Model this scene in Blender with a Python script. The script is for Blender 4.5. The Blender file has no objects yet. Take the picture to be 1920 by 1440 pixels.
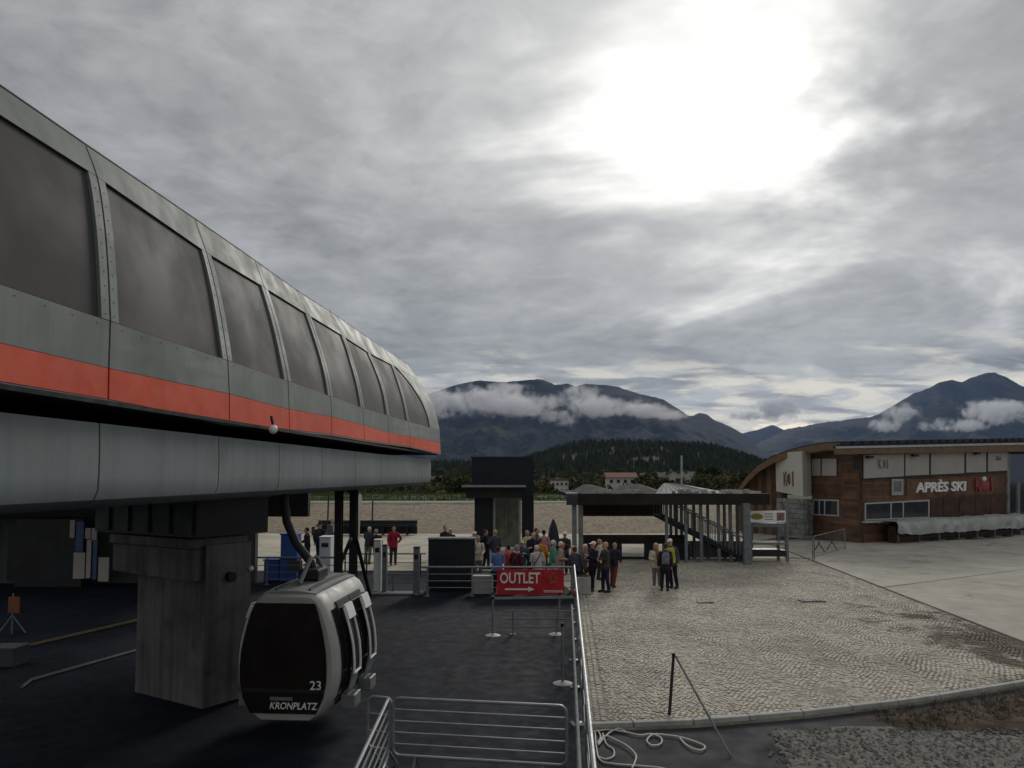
import bpy, bmesh, math, random
import numpy as np
from mathutils import Vector, Matrix, noise as mnoise
random.seed(7); np.random.seed(7)
R = math.radians
sc = bpy.context.scene
COL = sc.collection

# ------------------------------------------------------------------ camera, sky, sun, exposure
FPX, CX, HORIZ, CAMH = 1400.0, 960.0, 890.0, 4.0
PITCH = R(3.5)
CYP = HORIZ - FPX * math.tan(PITCH)
cam = bpy.data.cameras.new('camera'); camo = bpy.data.objects.new('camera', cam); COL.objects.link(camo)
camo.location = (0, 0, CAMH); camo.rotation_euler = (R(90) + PITCH, 0, 0)
cam.sensor_width = 36; cam.lens = 36 * FPX / 1920; cam.shift_y = (CYP - 720) / 1920
cam.clip_start = 0.1; cam.clip_end = 60000
sc.camera = camo

SUN_AZ, SUN_EL = R(15.5), R(24)
sun_dir = Vector((math.sin(SUN_AZ) * math.cos(SUN_EL), math.cos(SUN_AZ) * math.cos(SUN_EL), math.sin(SUN_EL)))
sun = bpy.data.lights.new('sun', 'SUN'); suno = bpy.data.objects.new('sun', sun); COL.objects.link(suno)
sun.energy = 1.5; sun.angle = R(14); sun.color = (1, .95, .87)
suno.rotation_euler = (-sun_dir).to_track_quat('-Z', 'Y').to_euler()

world = bpy.data.worlds.new('World'); sc.world = world; world.use_nodes = True

class NT:
    def __init__(s, tree): s.t = tree; s.n = tree.nodes; s.l = tree.links
    def new(s, typ, **kw):
        nd = s.n.new(typ)
        for k, v in kw.items():
            if k == 'inp':
                for a, b in v.items():
                    if isinstance(b, bpy.types.NodeSocket): s.l.new(b, nd.inputs[a])
                    else: nd.inputs[a].default_value = b
            else: setattr(nd, k, v)
        return nd
    def math(s, op, a, b=None, c=None, clamp=False):
        nd = s.new('ShaderNodeMath', operation=op, use_clamp=clamp)
        for i, v in enumerate((a, b, c)):
            if v is None: continue
            if isinstance(v, bpy.types.NodeSocket): s.l.new(v, nd.inputs[i])
            else: nd.inputs[i].default_value = v
        return nd.outputs[0]
    def vmath(s, op, a, b=None):
        nd = s.new('ShaderNodeVectorMath', operation=op)
        for i, v in enumerate((a, b)):
            if v is None: continue
            if isinstance(v, bpy.types.NodeSocket): s.l.new(v, nd.inputs[i])
            else: nd.inputs[i].default_value = v
        return nd
    def ramp(s, fac, stops, interp='EASE'):
        nd = s.new('ShaderNodeValToRGB'); cr = nd.color_ramp; cr.interpolation = interp
        while len(cr.elements) < len(stops): cr.elements.new(.5)
        for e, (p, c) in zip(cr.elements, stops):
            e.position = p; e.color = (c, c, c, 1) if not hasattr(c, '__len__') else (*c, 1)
        s.l.new(fac, nd.inputs[0]); return nd.outputs[0]
    def maprange(s, v, a, b, c=0., d=1., smooth=True):
        nd = s.new('ShaderNodeMapRange', interpolation_type='SMOOTHSTEP' if smooth else 'LINEAR')
        s.l.new(v, nd.inputs[0])
        for i, x in enumerate((a, b, c, d)): nd.inputs[i + 1].default_value = x
        return nd.outputs[0]
    def mix(s, f, a, b, blend='MIX'):
        nd = s.new('ShaderNodeMix', data_type='RGBA', blend_type=blend)
        for i, v in ((0, f), (6, a), (7, b)):
            if isinstance(v, bpy.types.NodeSocket): s.l.new(v, nd.inputs[i])
            elif i == 0: nd.inputs[0].default_value = v
            else: nd.inputs[i].default_value = (*v, 1) if len(v) == 3 else v
        return nd.outputs[2]
    def noise(s, vec, scale, detail=6, rough=.55, dist=0., lac=2.):
        nd = s.new('ShaderNodeTexNoise')
        if vec is not None: s.l.new(vec, nd.inputs['Vector'])
        nd.inputs['Scale'].default_value = scale; nd.inputs['Detail'].default_value = detail
        nd.inputs['Roughness'].default_value = rough; nd.inputs['Distortion'].default_value = dist
        nd.inputs['Lacunarity'].default_value = lac
        return nd.outputs[0]

def build_world():
    world.node_tree.nodes.clear()
    t = NT(world.node_tree)
    out = t.new('ShaderNodeOutputWorld'); bg = t.new('ShaderNodeBackground'); t.l.new(bg.outputs[0], out.inputs[0])
    bg.inputs[1].default_value = 0.1
    sky = t.new('ShaderNodeTexSky', sky_type='NISHITA', sun_disc=False, sun_elevation=SUN_EL, sun_rotation=SUN_AZ)
    tc = t.new('ShaderNodeTexCoord'); d = t.vmath('NORMALIZE', tc.outputs['Generated']).outputs[0]
    sx = t.new('ShaderNodeSeparateXYZ'); t.l.new(d, sx.inputs[0])
    z = t.math('MAXIMUM', sx.outputs[2], 0.0)
    inv = t.math('DIVIDE', 1.0, t.math('ADD', z, .16))
    cxy = t.new('ShaderNodeCombineXYZ')
    t.l.new(t.math('MULTIPLY', sx.outputs[0], inv), cxy.inputs[0]); t.l.new(t.math('MULTIPLY', sx.outputs[1], inv), cxy.inputs[1])
    p = cxy.outputs[0]
    n1 = t.noise(p, 1.15, 9, .56, .35)
    n2 = t.noise(t.vmath('ADD', p, (3.7, 9.1, 2.0)).outputs[0], 3.4, 8, .6, .5)
    n3 = t.noise(t.vmath('MULTIPLY', p, (.8, 1.6, 1.)).outputs[0], 2.2, 8, .6, .4)
    # deck brightness
    base = t.math('ADD', t.math('MULTIPLY', n1, .62), t.math('MULTIPLY', n2, .38))
    lum = t.maprange(base, .33, .66, .20, .43)
    lum = t.math('MULTIPLY', lum, t.maprange(z, .10, .5, .84, 1.25))
    n4 = t.noise(t.vmath('ADD', p, (1.3, 4.1, 7.0)).outputs[0], 7.5, 8, .62, .6)
    lum = t.math('MULTIPLY', lum, t.maprange(n4, .3, .7, .90, 1.1))
    # sun glow through the deck
    dot = t.vmath('DOT_PRODUCT', d, tuple(Vector((math.sin(R(16)) * math.cos(R(27)), math.cos(R(16)) * math.cos(R(27)), math.sin(R(27))))))
    ang = t.math('ARCCOSINE', dot.outputs[1])
    nl = t.noise(t.vmath('ADD', p, (8.2, .4, 5.0)).outputs[0], .95, 5, .55, .5)
    angn = t.math('ADD', ang, t.math('ADD', t.math('MULTIPLY', t.math('SUBTRACT', base, .5), .6), t.math('MULTIPLY', t.math('SUBTRACT', nl, .5), .9)))
    core = t.maprange(angn, -.02, .335, 1.25, 0.)
    halo = t.maprange(ang, .10, .80, .16, 0.)
    lum = t.math('ADD', lum, t.math('ADD', core, halo))
    warm = t.maprange(lum, .15, 1.0)
    ccol = t.mix(warm, (.965, .995, 1.01), (1.0, .995, .95))
    cl = t.new('ShaderNodeVectorMath', operation='SCALE'); t.l.new(ccol, cl.inputs[0]); t.l.new(t.math('MULTIPLY', lum, 10.), cl.inputs['Scale'])
    # thin breaks low over the horizon
    band = t.math('MULTIPLY', t.maprange(z, .02, .06), t.maprange(z, .20, .10))
    gap = t.maprange(t.math('ADD', n3, t.math('MULTIPLY', band, .16)), .54, .70)
    gap = t.math('MULTIPLY', gap, band)
    cream = t.mix(t.maprange(n2, .42, .62), (9.2, 8.7, 7.2), (5.6, 5.8, 5.7))
    low = t.mix(gap, cl.outputs[0], cream)
    blue = t.math('MULTIPLY', t.math('MULTIPLY', t.maprange(z, .088, .06), t.maprange(z, .02, .05)), t.maprange(n2, .5, .6))
    low = t.mix(t.math('MULTIPLY', blue, .35), low, sky.outputs[0])
    t.l.new(low, bg.inputs[0])
build_world()
sc.view_settings.view_transform = 'Standard'; sc.view_settings.look = 'None'
sc.view_settings.gamma = 1; sc.view_settings.use_curve_mapping = False
sc.view_settings.exposure = 0.0
cy = sc.cycles
cy.use_denoising = True; cy.max_bounces = 8; cy.diffuse_bounces = 3; cy.glossy_bounces = 3; cy.transmission_bounces = 4
cy.volume_bounces = 4; cy.transparent_max_bounces = 12; cy.caustics_reflective = False; cy.caustics_refractive = False
cy.sample_clamp_indirect = 4

# ------------------------------------------------------------------ picture -> world helpers
FW_ = Vector((0, math.cos(PITCH), math.sin(PITCH))); UP_ = Vector((0, -math.sin(PITCH), math.cos(PITCH))); CAM = Vector((0, 0, CAMH))
def ray(u, v): return FW_ + Vector(((u - CX) / FPX, 0, 0)) + UP_ * ((CYP - v) / FPX)
def P(u, v, Y): r = ray(u, v); return CAM + r * (Y / r.y)
def G(u, v, z=0.): r = ray(u, v); return CAM + r * ((z - CAMH) / r.z)
def PL(u, v, p0, n): r = ray(u, v); return CAM + r * ((p0 - CAM).dot(n) / r.dot(n))
def lerp(a, b, t): return a + (b - a) * t
DV = Vector((.0712, .9975, 0)).normalized(); NV = Vector((-DV.y, DV.x, 0)); ZV = Vector((0, 0, 1))
def S(s, l, z): return DV * s + NV * l + Vector((0, 0, z))

# ------------------------------------------------------------------ materials
def M(name, col, rough=.65, metal=0., var=.18, scale=2.5, bump=0., bscale=40., spec=.4, island=0., coat=0., dirt=None, streak=0.):
    m = bpy.data.materials.new(name); m.use_nodes = True; t = NT(m.node_tree)
    b = t.n['Principled BSDF']
    tc = t.new('ShaderNodeTexCoord'); v = tc.outputs['Object']
    c = None
    n = t.noise(v, scale, 7, .6)
    lo = [max(0, x * (1 - var)) for x in col]; hi = [min(1, x * (1 + var)) for x in col]
    c = t.mix(t.maprange(n, .3, .7), lo, hi)
    if island:
        g = t.new('ShaderNodeNewGeometry')
        k = t.maprange(g.outputs['Random Per Island'], 0, 1, 1 - island, 1 + island, False)
        h = t.new('ShaderNodeHueSaturation'); t.l.new(c, h.inputs['Color']); t.l.new(k, h.inputs['Value']); c = h.outputs[0]
    if dirt:
        dc, ds, da, db = dirt
        c = t.mix(t.maprange(t.noise(v, ds, 8, .65), da, db), c, dc)
    if streak:
        sv = t.vmath('MULTIPLY', v, (5., 5., .22)).outputs[0]
        k2 = t.maprange(t.noise(sv, 1.2, 8, .7), .35, .72, 1.0 + streak * .25, 1.0 - streak)
        h2 = t.new('ShaderNodeHueSaturation'); t.l.new(c, h2.inputs['Color']); t.l.new(k2, h2.inputs['Value']); c = h2.outputs[0]
    t.l.new(c, b.inputs['Base Color'])
    rn = t.noise(v, scale * 3, 4, .6)
    t.l.new(t.maprange(rn, .3, .7, max(.02, rough - .08), min(1, rough + .08)), b.inputs['Roughness'])
    b.inputs['Metallic'].default_value = metal
    b.inputs['Specular IOR Level'].default_value = spec
    if coat: b.inputs['Coat Weight'].default_value = coat
    if bump:
        bn = t.new('ShaderNodeBump'); bn.inputs['Strength'].default_value = bump; bn.inputs['Distance'].default_value = .02
        t.l.new(t.noise(v, bscale, 5, .6), bn.inputs['Height']); t.l.new(bn.outputs[0], b.inputs['Normal'])
    return m
def cracked(m, scale, dark):
    t = NT(m.node_tree); b = t.n['Principled BSDF']; src = b.inputs['Base Color'].links[0].from_socket
    g = t.new('ShaderNodeNewGeometry'); p = g.outputs['Position']
    w = t.new('ShaderNodeTexNoise'); t.l.new(p, w.inputs['Vector']); w.inputs['Scale'].default_value = 1.4; w.inputs['Detail'].default_value = 6
    q = t.vmath('ADD', p, t.vmath('MULTIPLY', w.outputs['Color'], (.9, .9, 0.)).outputs[0]).outputs[0]
    vo = t.new('ShaderNodeTexVoronoi', feature='DISTANCE_TO_EDGE'); t.l.new(q, vo.inputs['Vector']); vo.inputs['Scale'].default_value = scale
    k = t.math('MULTIPLY', t.maprange(vo.outputs['Distance'], .012, .0), t.maprange(t.noise(p, .35, 3), .5, .6))
    t.l.new(t.mix(t.math('MULTIPLY', k, .8), src, dark), b.inputs['Base Color'])
MT = {}
def mt(k, *a, **kw): MT[k] = M(k, *a, **kw); return MT[k]
mt('silver_panel', (.20, .225, .21), .65, .0, .10, .7, spec=.22, streak=.14, bump=.12, bscale=1.1, dirt=((.2, .2, .19), 1.3, .55, .85))
mt('fairing_panel', (.225, .255, .26), .6, .0, streak=.14, bump=.1, bscale=1.0, var=.10, scale=.6, dirt=((.22, .22, .2), 1.1, .5, .85))
mt('stripe_red', (.72, .072, .018), .7, 0, .08, 1.5)
mt('tinted_glass', (.078, .073, .074), .68, 0, .10, .25, spec=.11)
mt('dark_metal', (.025, .026, .03), .5, .4, .2)
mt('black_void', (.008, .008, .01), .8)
mt('steel', (.26, .27, .28), .5, .5, .15, 4)
mt('steel_dull', (.17, .185, .195), .75, .0, .2, 4, spec=.2)
mt('concrete_pier', (.15, .135, .135), .85, 0, .25, .9, .25, 30, dirt=((.06, .055, .06), 1.4, .5, .8), streak=.4)
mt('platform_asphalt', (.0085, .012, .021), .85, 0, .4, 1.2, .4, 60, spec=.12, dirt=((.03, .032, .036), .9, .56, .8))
mt('asphalt', (.04, .04, .044), .9, 0, .35, .8, .5, 90, spec=.2, dirt=((.075, .072, .066), .7, .52, .75))
mt('gravel_bed', (.16, .15, .135), .95, 0, .5, 14, .8, 70, spec=.2)
mt('rear_paving', (.43, .39, .31), .9, 0, .22, .5, .3, 20, spec=.2, dirt=((.24, .22, .19), .35, .5, .8))
mt('bank_gravel', (.25, .205, .145), .95, 0, .35, 3.5, .6, 14, spec=.15, dirt=((.14, .125, .1), 1.6, .52, .8))
mt('white_kerb', (.7, .69, .66), .8, 0, .1)
mt('kerb_stone', (.36, .35, .33), .85, 0, .2, 3, .2)
mt('soil', (.075, .055, .038), .97, 0, .5, 3, .9, 25, spec=.1)
mt('grass', (.055, .085, .028), .95, 0, .4, 1.2, .6, 30, spec=.1)
mt('slab', (.36, .335, .285), .85, 0, .14, .7, .15, 40, spec=.25, dirt=((.17, .16, .145), .55, .55, .78))
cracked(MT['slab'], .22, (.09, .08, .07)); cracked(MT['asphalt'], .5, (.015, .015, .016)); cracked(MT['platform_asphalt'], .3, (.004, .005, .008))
mt('mortar', (.25, .225, .18), .95, 0, .3, 5)
mt('wood_siding', (.13, .072, .044), .65, 0, .3, 1.2, island=.25, spec=.25)
mt('wood_dark', (.065, .036, .023), .7, 0, .3, 1.5, island=.2, spec=.25)
mt('wood_fascia', (.155, .095, .05), .6, 0, .2, 1.5)
mt('stone_cladding', (.2, .205, .19), .85, 0, .35, 2.2, .4, 8)
mt('white_board', (.37, .345, .325), .6, 0, .06, 1)
mt('cream_board', (.50, .48, .43), .6, 0, .06, 1)
mt('white_paint', (.78, .78, .76), .45, 0, .05)
mt('letter_white', (.8, .8, .78), .5, 0, .03)
mt('letter_red', (.32, .05, .05), .5, 0, .05)
mt('letter_grey', (.18, .15, .14), .5, 0, .05)
mt('banner_red', (.50, .018, .028), .6, 0, .12, 2)
mt('window_glass', (.03, .035, .045), .06, 0, .2, spec=.6)
mt('window_frame', (.42, .43, .42), .5, 0, .08)
mt('tarpaulin', (.36, .37, .36), .55, 0, .15, 1.5, .3, 5)
mt('roof_sheet', (.03, .032, .037), .9, .0, .2, 1, spec=.08)
mt('roof_bright', (.2, .2, .2), .8, .0, .12, 1, spec=.15)
mt('brown_beam', (.03, .025, .022), .8, 0, .3, 1.2, spec=.15)
mt('lift_cladding', (.010, .013, .022), .5, 0, .25, .8, spec=.3)
mt('yellow', (.32, .24, .04), .6, 0, .1)
mt('blue_plastic', (.02, .08, .34), .45, 0, .12)
mt('orange_plastic', (.22, .075, .03), .5)
mt('rope', (.62, .6, .55), .9, 0, .1)
mt('timber_pole', (.035, .03, .028), .8)
mt('pale_pole', (.42, .43, .44), .6, .2, .1)
mt('house_wall', (.55, .52, .48), .8, 0, .1)
mt('house_roof', (.19, .06, .035), .8, 0, .2)
mt('bark', (.06, .045, .032), .95, 0, .3)
mt('leaf_green', (.052, .062, .022), .9, 0, .4, .6, island=.45, spec=.12)
mt('leaf_olive', (.085, .072, .026), .9, 0, .35, .6, island=.45, spec=.12)
mt('conifer', (.030, .038, .022), .95, 0, .4, .05, island=.3, spec=.08)
mt('cabin_silver', (.36, .355, .33), .6, .0, .08, 1.5)
mt('cabin_glass', (.018, .014, .012), .1, 0, .25, spec=.6)
mt('rubber', (.012, .012, .013), .7)
mt('wall_panel', (.05, .06, .062), .7, 0, .15, 1)
mt('poster_blue', (.06, .09, .2), .6, 0, .2, 2)

# ------------------------------------------------------------------ mesh builder
LOC = {}
class MB:
    def __init__(s): s.v = []; s.f = []
    def add(s, vs, fs):
        o = len(s.v); s.v += [Vector(x) for x in vs]; s.f += [[i + o for i in f] for f in fs]; return s
    def prism(s, poly, vec):
        n = len(poly); vec = Vector(vec); a = [Vector(p) for p in poly]; b = [p + vec for p in a]
        return s.add(a + b, [list(range(n))] + [[2 * n - 1 - i for i in range(n)]] + [[i, i + n, (i + 1) % n + n, (i + 1) % n] for i in range(n)])
    def box(s, c, size, ax=None):
        c = Vector(c); X, Y, Z = ax or (Vector((1, 0, 0)), Vector((0, 1, 0)), ZV)
        x, y, z = X * size[0] / 2, Y * size[1] / 2, Z * size[2] / 2
        return s.prism([c - x - y - z, c + x - y - z, c + x + y - z, c - x + y - z], z * 2)
    def tube(s, pts, r, n=8, cap=True):
        pts = [Vector(p) for p in pts]; rs = r if hasattr(r, '__len__') else [r] * len(pts)
        o = len(s.v); prev = None
        for i, p in enumerate(pts):
            d = (pts[min(i + 1, len(pts) - 1)] - pts[max(i - 1, 0)]).normalized()
            if prev is None:
                a = d.orthogonal().normalized()
                if abs(d.z) < .95: a = d.cross(ZV).normalized()
            else: a = (prev - d * prev.dot(d)).normalized()
            prev = a; b = d.cross(a)
            for k in range(n):
                t = 2 * math.pi * k / n; s.v.append(p + (a * math.cos(t) + b * math.sin(t)) * rs[i])
        for i in range(len(pts) - 1):
            for k in range(n):
                q = o + i * n; s.f.append([q + k, q + (k + 1) % n, q + n + (k + 1) % n, q + n + k])
        if cap:
            s.f.append([o + k for k in range(n)][::-1]); s.f.append([o + (len(pts) - 1) * n + k for k in range(n)])
        return s
    def ball(s, c, r, nu=10, nv=7):
        c = Vector(c); r = r if hasattr(r, '__len__') else (r, r, r); o = len(s.v)
        s.v.append(c + Vector((0, 0, -r[2])))
        for j in range(1, nv):
            ph = -math.pi / 2 + math.pi * j / nv
            for k in range(nu):
                t = 2 * math.pi * k / nu
                s.v.append(c + Vector((r[0] * math.cos(ph) * math.cos(t), r[1] * math.cos(ph) * math.sin(t), r[2] * math.sin(ph))))
        s.v.append(c + Vector((0, 0, r[2]))); e = len(s.v) - 1
        for k in range(nu):
            s.f.append([o, o + 1 + (k + 1) % nu, o + 1 + k]); q = o + 1 + (nv - 2) * nu; s.f.append([q + k, q + (k + 1) % nu, e])
        for j in range(nv - 2):
            for k in range(nu):
                q = o + 1 + j * nu; s.f.append([q + k, q + (k + 1) % nu, q + nu + (k + 1) % nu, q + nu + k])
        return s
    def lathe(s, c, prof, n=16):
        c = Vector(c); o = len(s.v)
        for r, z in prof:
            for k in range(n):
                t = 2 * math.pi * k / n; s.v.append(c + Vector((r * math.cos(t), r * math.sin(t), z)))
        for i in range(len(prof) - 1):
            for k in range(n):
                q = o + i * n; s.f.append([q + k, q + (k + 1) % n, q + n + (k + 1) % n, q + n + k])
        s.f.append([o + k for k in range(n)][::-1]); s.f.append([o + (len(prof) - 1) * n + k for k in range(n)])
        return s
    def grid(s, rows, thick=None):
        nr, nc = len(rows), len(rows[0]); o = len(s.v)
        for r in rows: s.v += [Vector(p) for p in r]
        for i in range(nr - 1):
            for j in range(nc - 1):
                q = o + i * nc + j; s.f.append([q, q + 1, q + nc + 1, q + nc])
        if thick is not None:
            o2 = len(s.v); tv = Vector(thick)
            for r in rows: s.v += [Vector(p) + tv for p in r]
            for i in range(nr - 1):
                for j in range(nc - 1):
                    q = o2 + i * nc + j; s.f.append([q, q + nc, q + nc + 1, q + 1])
            loop = [j for j in range(nc)] + [i * nc + nc - 1 for i in range(1, nr)] + [(nr - 1) * nc + j for j in range(nc - 2, -1, -1)] + [i * nc for i in range(nr - 2, 0, -1)]
            for a, b in zip(loop, loop[1:] + loop[:1]): s.f.append([o + a, o2 + a, o2 + b, o + b])
        return s
    def mesh(s, name, off=Vector((0, 0, 0)), smooth=False):
        me = bpy.data.meshes.new(name); me.from_pydata([tuple(v - off) for v in s.v], [], s.f)
        bm = bmesh.new(); bm.from_mesh(me); bmesh.ops.recalc_face_normals(bm, faces=bm.faces); bm.to_mesh(me); bm.free()
        if smooth:
            me.shade_smooth()
            try: me.set_sharp_from_angle(angle=R(38))
            except Exception: pass
        return me
    def build(s, name, m, parent=None, smooth=False, bevel=0.):
        if parent is None:
            a = np.array([tuple(v) for v in s.v]); off = Vector(((a[:, 0].min() + a[:, 0].max()) / 2, (a[:, 1].min() + a[:, 1].max()) / 2, a[:, 2].min()))
        else: off = LOC[parent.name]
        me = s.mesh(name, off, smooth)
        o = bpy.data.objects.new(name, me); COL.objects.link(o)
        me.materials.append(MT[m] if isinstance(m, str) else m)
        if parent is None: o.location = off
        else: o.parent = parent
        LOC[o.name] = off
        if bevel:
            bv = o.modifiers.new('bevel', 'BEVEL'); bv.width = bevel; bv.segments = 2; bv.limit_method = 'ANGLE'
        return o
def tag(o, label=None, cat=None, group=None, kind=None):
    if label: o['label'] = label
    if cat: o['category'] = cat
    if group: o['group'] = group
    if kind: o['kind'] = kind
    return o
def thing(name, loc, label, cat, group=None, rz=0.):
    o = bpy.data.objects.new(name, None); COL.objects.link(o); o.location = loc; o.rotation_euler = (0, 0, rz); o.empty_display_size = .2
    LOC[o.name] = Vector(loc) if not rz else Vector((0, 0, 0))
    return tag(o, label, cat, group)
def struct(o): o['kind'] = 'structure'; return o
def stuff(o): o['kind'] = 'stuff'; return o
def copy_tree(o, parent=None):
    c = o.copy(); COL.objects.link(c); c.parent = parent
    for ch in [x for x in o.children]: copy_tree(ch, c)
    return c
def text_mesh(txt, size=1., ext=.02, bold=.0, sx=1., shear=0.):
    cu = bpy.data.curves.new('text', 'FONT'); cu.body = txt; cu.size = size; cu.extrude = ext; cu.offset = bold; cu.shear = shear
    cu.align_x = 'CENTER'; cu.align_y = 'CENTER'; cu.resolution_u = 3
    o = bpy.data.objects.new('text', cu); COL.objects.link(o)
    dg = bpy.context.evaluated_depsgraph_get(); me = bpy.data.meshes.new_from_object(o.evaluated_get(dg))
    bpy.data.objects.remove(o); bpy.data.curves.remove(cu)
    me.transform(Matrix.Diagonal((sx, 1, 1, 1)))
    return me
def put_text(name, txt, m, parent, c, right, up, height, width=None, bold=.0, ext=.01, shear=0., label=None):
    """flat lettering as geometry: centred at c, laid along right/up"""
    me = text_mesh(txt, 1., .5, bold, 1., shear); me.name = name
    co = np.empty(len(me.vertices) * 3); me.vertices.foreach_get('co', co); co = co.reshape(-1, 3)
    mn, mx = co.min(0), co.max(0); co -= (mn + mx) / 2
    k = height / (mx[1] - mn[1]); kx = (width / (mx[0] - mn[0])) if width else k
    right = Vector(right).normalized(); up = Vector(up).normalized(); nn = right.cross(up); c = Vector(c)
    off = LOC[parent.name]
    for i, vtx in enumerate(me.vertices):
        vtx.co = c + right * co[i, 0] * kx + up * co[i, 1] * k + nn * co[i, 2] * ext * 2 - off
    me.materials.clear(); me.materials.append(MT[m]); o = bpy.data.objects.new(name, me); COL.objects.link(o); o.parent = parent
    LOC[o.name] = off
    if label: o['label'] = label
    return o

def vnoise(x, y, seed=0):
    xi = np.floor(x).astype(np.int64); yi = np.floor(y).astype(np.int64); xf = x - xi; yf = y - yi
    def h(a, b):
        n = (a * 374761393 + b * 668265263 + seed * 974634777) & 0x7fffffff
        n = ((n ^ (n >> 13)) * 1274126177) & 0x7fffffff
        return ((n ^ (n >> 16)) & 0xffff) / 65535.
    u = xf * xf * (3 - 2 * xf); w = yf * yf * (3 - 2 * yf)
    return (h(xi, yi) * (1 - u) + h(xi + 1, yi) * u) * (1 - w) + (h(xi, yi + 1) * (1 - u) + h(xi + 1, yi + 1) * u) * w
def fbm(x, y, seed=0, o=5, g=.5):
    s = 0; a = 1; tot = 0
    for i in range(o): s = s + a * vnoise(x * 2 ** i, y * 2 ** i, seed + i); tot += a; a *= g
    return s / tot
def grid_object(name, X, Y, Z, m, smooth=True):
    nr, nc = X.shape; v = np.stack([X, Y, Z], -1).reshape(-1, 3); i, j = np.meshgrid(np.arange(nr - 1), np.arange(nc - 1), indexing='ij'); q = (i * nc + j).ravel()
    f = np.stack([q, q + 1, q + nc + 1, q + nc], -1)
    me = bpy.data.meshes.new(name); me.from_pydata(v.tolist(), [], f.tolist())
    if smooth: me.shade_smooth()
    me.materials.append(m if not isinstance(m, str) else MT[m]); o = bpy.data.objects.new(name, me); COL.objects.link(o); LOC[o.name] = Vector((0, 0, 0)); return o

# ------------------------------------------------------------------ land: valley, hills, mountains
def land_material(name, forest, meadow, scale, lo, hi, bump=0.):
    m = bpy.data.materials.new(name); m.use_nodes = True; t = NT(m.node_tree); b = t.n['Principled BSDF']
    g = t.new('ShaderNodeNewGeometry'); v = g.outputs['Position']
    n = t.noise(v, scale, 9, .62); n2 = t.noise(v, scale * 9, 6, .7); n3 = t.noise(v, scale * 60, 4, .7)
    c = t.mix(t.maprange(n, lo, hi), forest, meadow)
    f2 = [x * .5 for x in forest]; c = t.mix(t.math('MULTIPLY', t.maprange(n2, .45, .58), .85), c, f2)
    h = t.new('ShaderNodeHueSaturation'); t.l.new(c, h.inputs['Color']); t.l.new(t.maprange(n3, .3, .7, .55, 1.45), h.inputs['Value'])
    t.l.new(h.outputs[0], b.inputs['Base Color']); b.inputs['Roughness'].default_value = .95; b.inputs['Specular IOR Level'].default_value = .08
    if bump:
        bn = t.new('ShaderNodeBump'); bn.inputs['Strength'].default_value = .9; bn.inputs['Distance'].default_value = bump
        t.l.new(n2, bn.inputs['Height']); t.l.new(bn.outputs[0], b.inputs['Normal'])
    return m
def ss(x, a, b): t = np.clip((x - a) / (b - a), 0, 1); return t * t * (3 - 2 * t)
def land_h(x, y):
    z = -0.5 + 0 * x
    z = z + -6.5 * ss(y, 84, 130)
    z = z + 9 * ss(y, 180, 520)
    k = x / np.maximum(y, 1)
    knoll = 34 * np.exp(-((y - 840) / 190) ** 2) * ss(k, -.02, .12) * (1 - ss(k, .24, .42)) + 12 * np.exp(-((y - 900) / 240) ** 2) * ss(k, -.3, -.1) * (1 - ss(k, .0, .12))
    z = z + knoll * (.82 + .36 * fbm(x / 160, y / 160, 3))
    z = z - 40 * ss(y, 1050, 1700) + (fbm(x / 90, y / 90, 9) - .5) * 5 * ss(y, 110, 240)
    return z
ys = np.concatenate([[-80, -20, 30, 70, 84], 84 * (200 ** np.linspace(.01, 1, 150))]); ts = np.linspace(-1.7, 1.7, 181)
Yg, Tg = np.meshgrid(ys, ts, indexing='ij'); Xg = Tg * np.maximum(Yg, 260)
Zg = land_h(Xg, Yg)
ground = struct(grid_object('ground', Xg, Yg, Zg, land_material('land', (.030, .034, .017), (.060, .052, .030), .006, .5, .62)))

def mountain(name, ridge, D, depth, seed, m, zb=-60, gully=.26):
    us = np.array([p[0] for p in ridge], float); vs = np.array([p[1] for p in ridge], float)
    n = 420; uu = np.linspace(us[0], us[-1], n); vv = np.interp(uu, us, vs)
    k = (uu - CX) / FPX
    rz = CAMH + (HORIZ - vv) / FPX * D
    rows = []
    for t in np.concatenate([np.linspace(0, 1, 90), np.linspace(1.04, 1.5, 12)]):
        if t <= 1: y = D - depth * (1 - t); hh = t ** 1.25
        else: y = D + depth * (t - 1); hh = 1 - (t - 1) * 1.4
        x = k * y
        amp = np.clip(1 - abs(t - 1) * 1.0, 0, 1) if t > 1 else 1
        nz = (fbm(x / 420 + 11, y / 900 * np.ones_like(x) + seed, seed, 6, .55) - .5)
        nz2 = abs(fbm(x / 700 + 5, y / 1600 + seed * 3.1 + 0 * x, seed + 20, 4) - .5) * 2
        w = math.sin(math.pi * min(t, 1)) if t <= 1 else 0
        z = zb + (rz - zb) * hh + (rz - zb) * w * (gully * nz * 1.8 - gully * 1.1 * nz2)
        if t == 1: z = z + (fbm(x / 60, x * 0, seed + 7, 4, .6) - .5) * 14
        rows.append(np.stack([x, y + 0 * x, z], -1))
    A = np.array(rows); o = grid_object(name, A[..., 0], A[..., 1], A[..., 2], m); return struct(o)
mm = land_material('mountain_forest', (.014, .020, .021), (.062, .066, .034), .0022, .53, .63, 30.)
mountain('mountain', [(200, 850), (420, 800), (600, 765), (700, 748), (800, 738), (840, 726), (870, 717), (900, 713), (950, 716), (985, 713), (1010, 709), (1028, 715), (1040, 721), (1062, 719), (1080, 723), (1100, 718), (1130, 721), (1160, 725), (1200, 738), (1245, 749), (1270, 764), (1290, 778), (1300, 780), (1312, 774), (1326, 776), (1340, 787), (1370, 799), (1395, 815), (1420, 838), (1450, 862), (1500, 900)], 5600, 2600, 2, mm)
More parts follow.
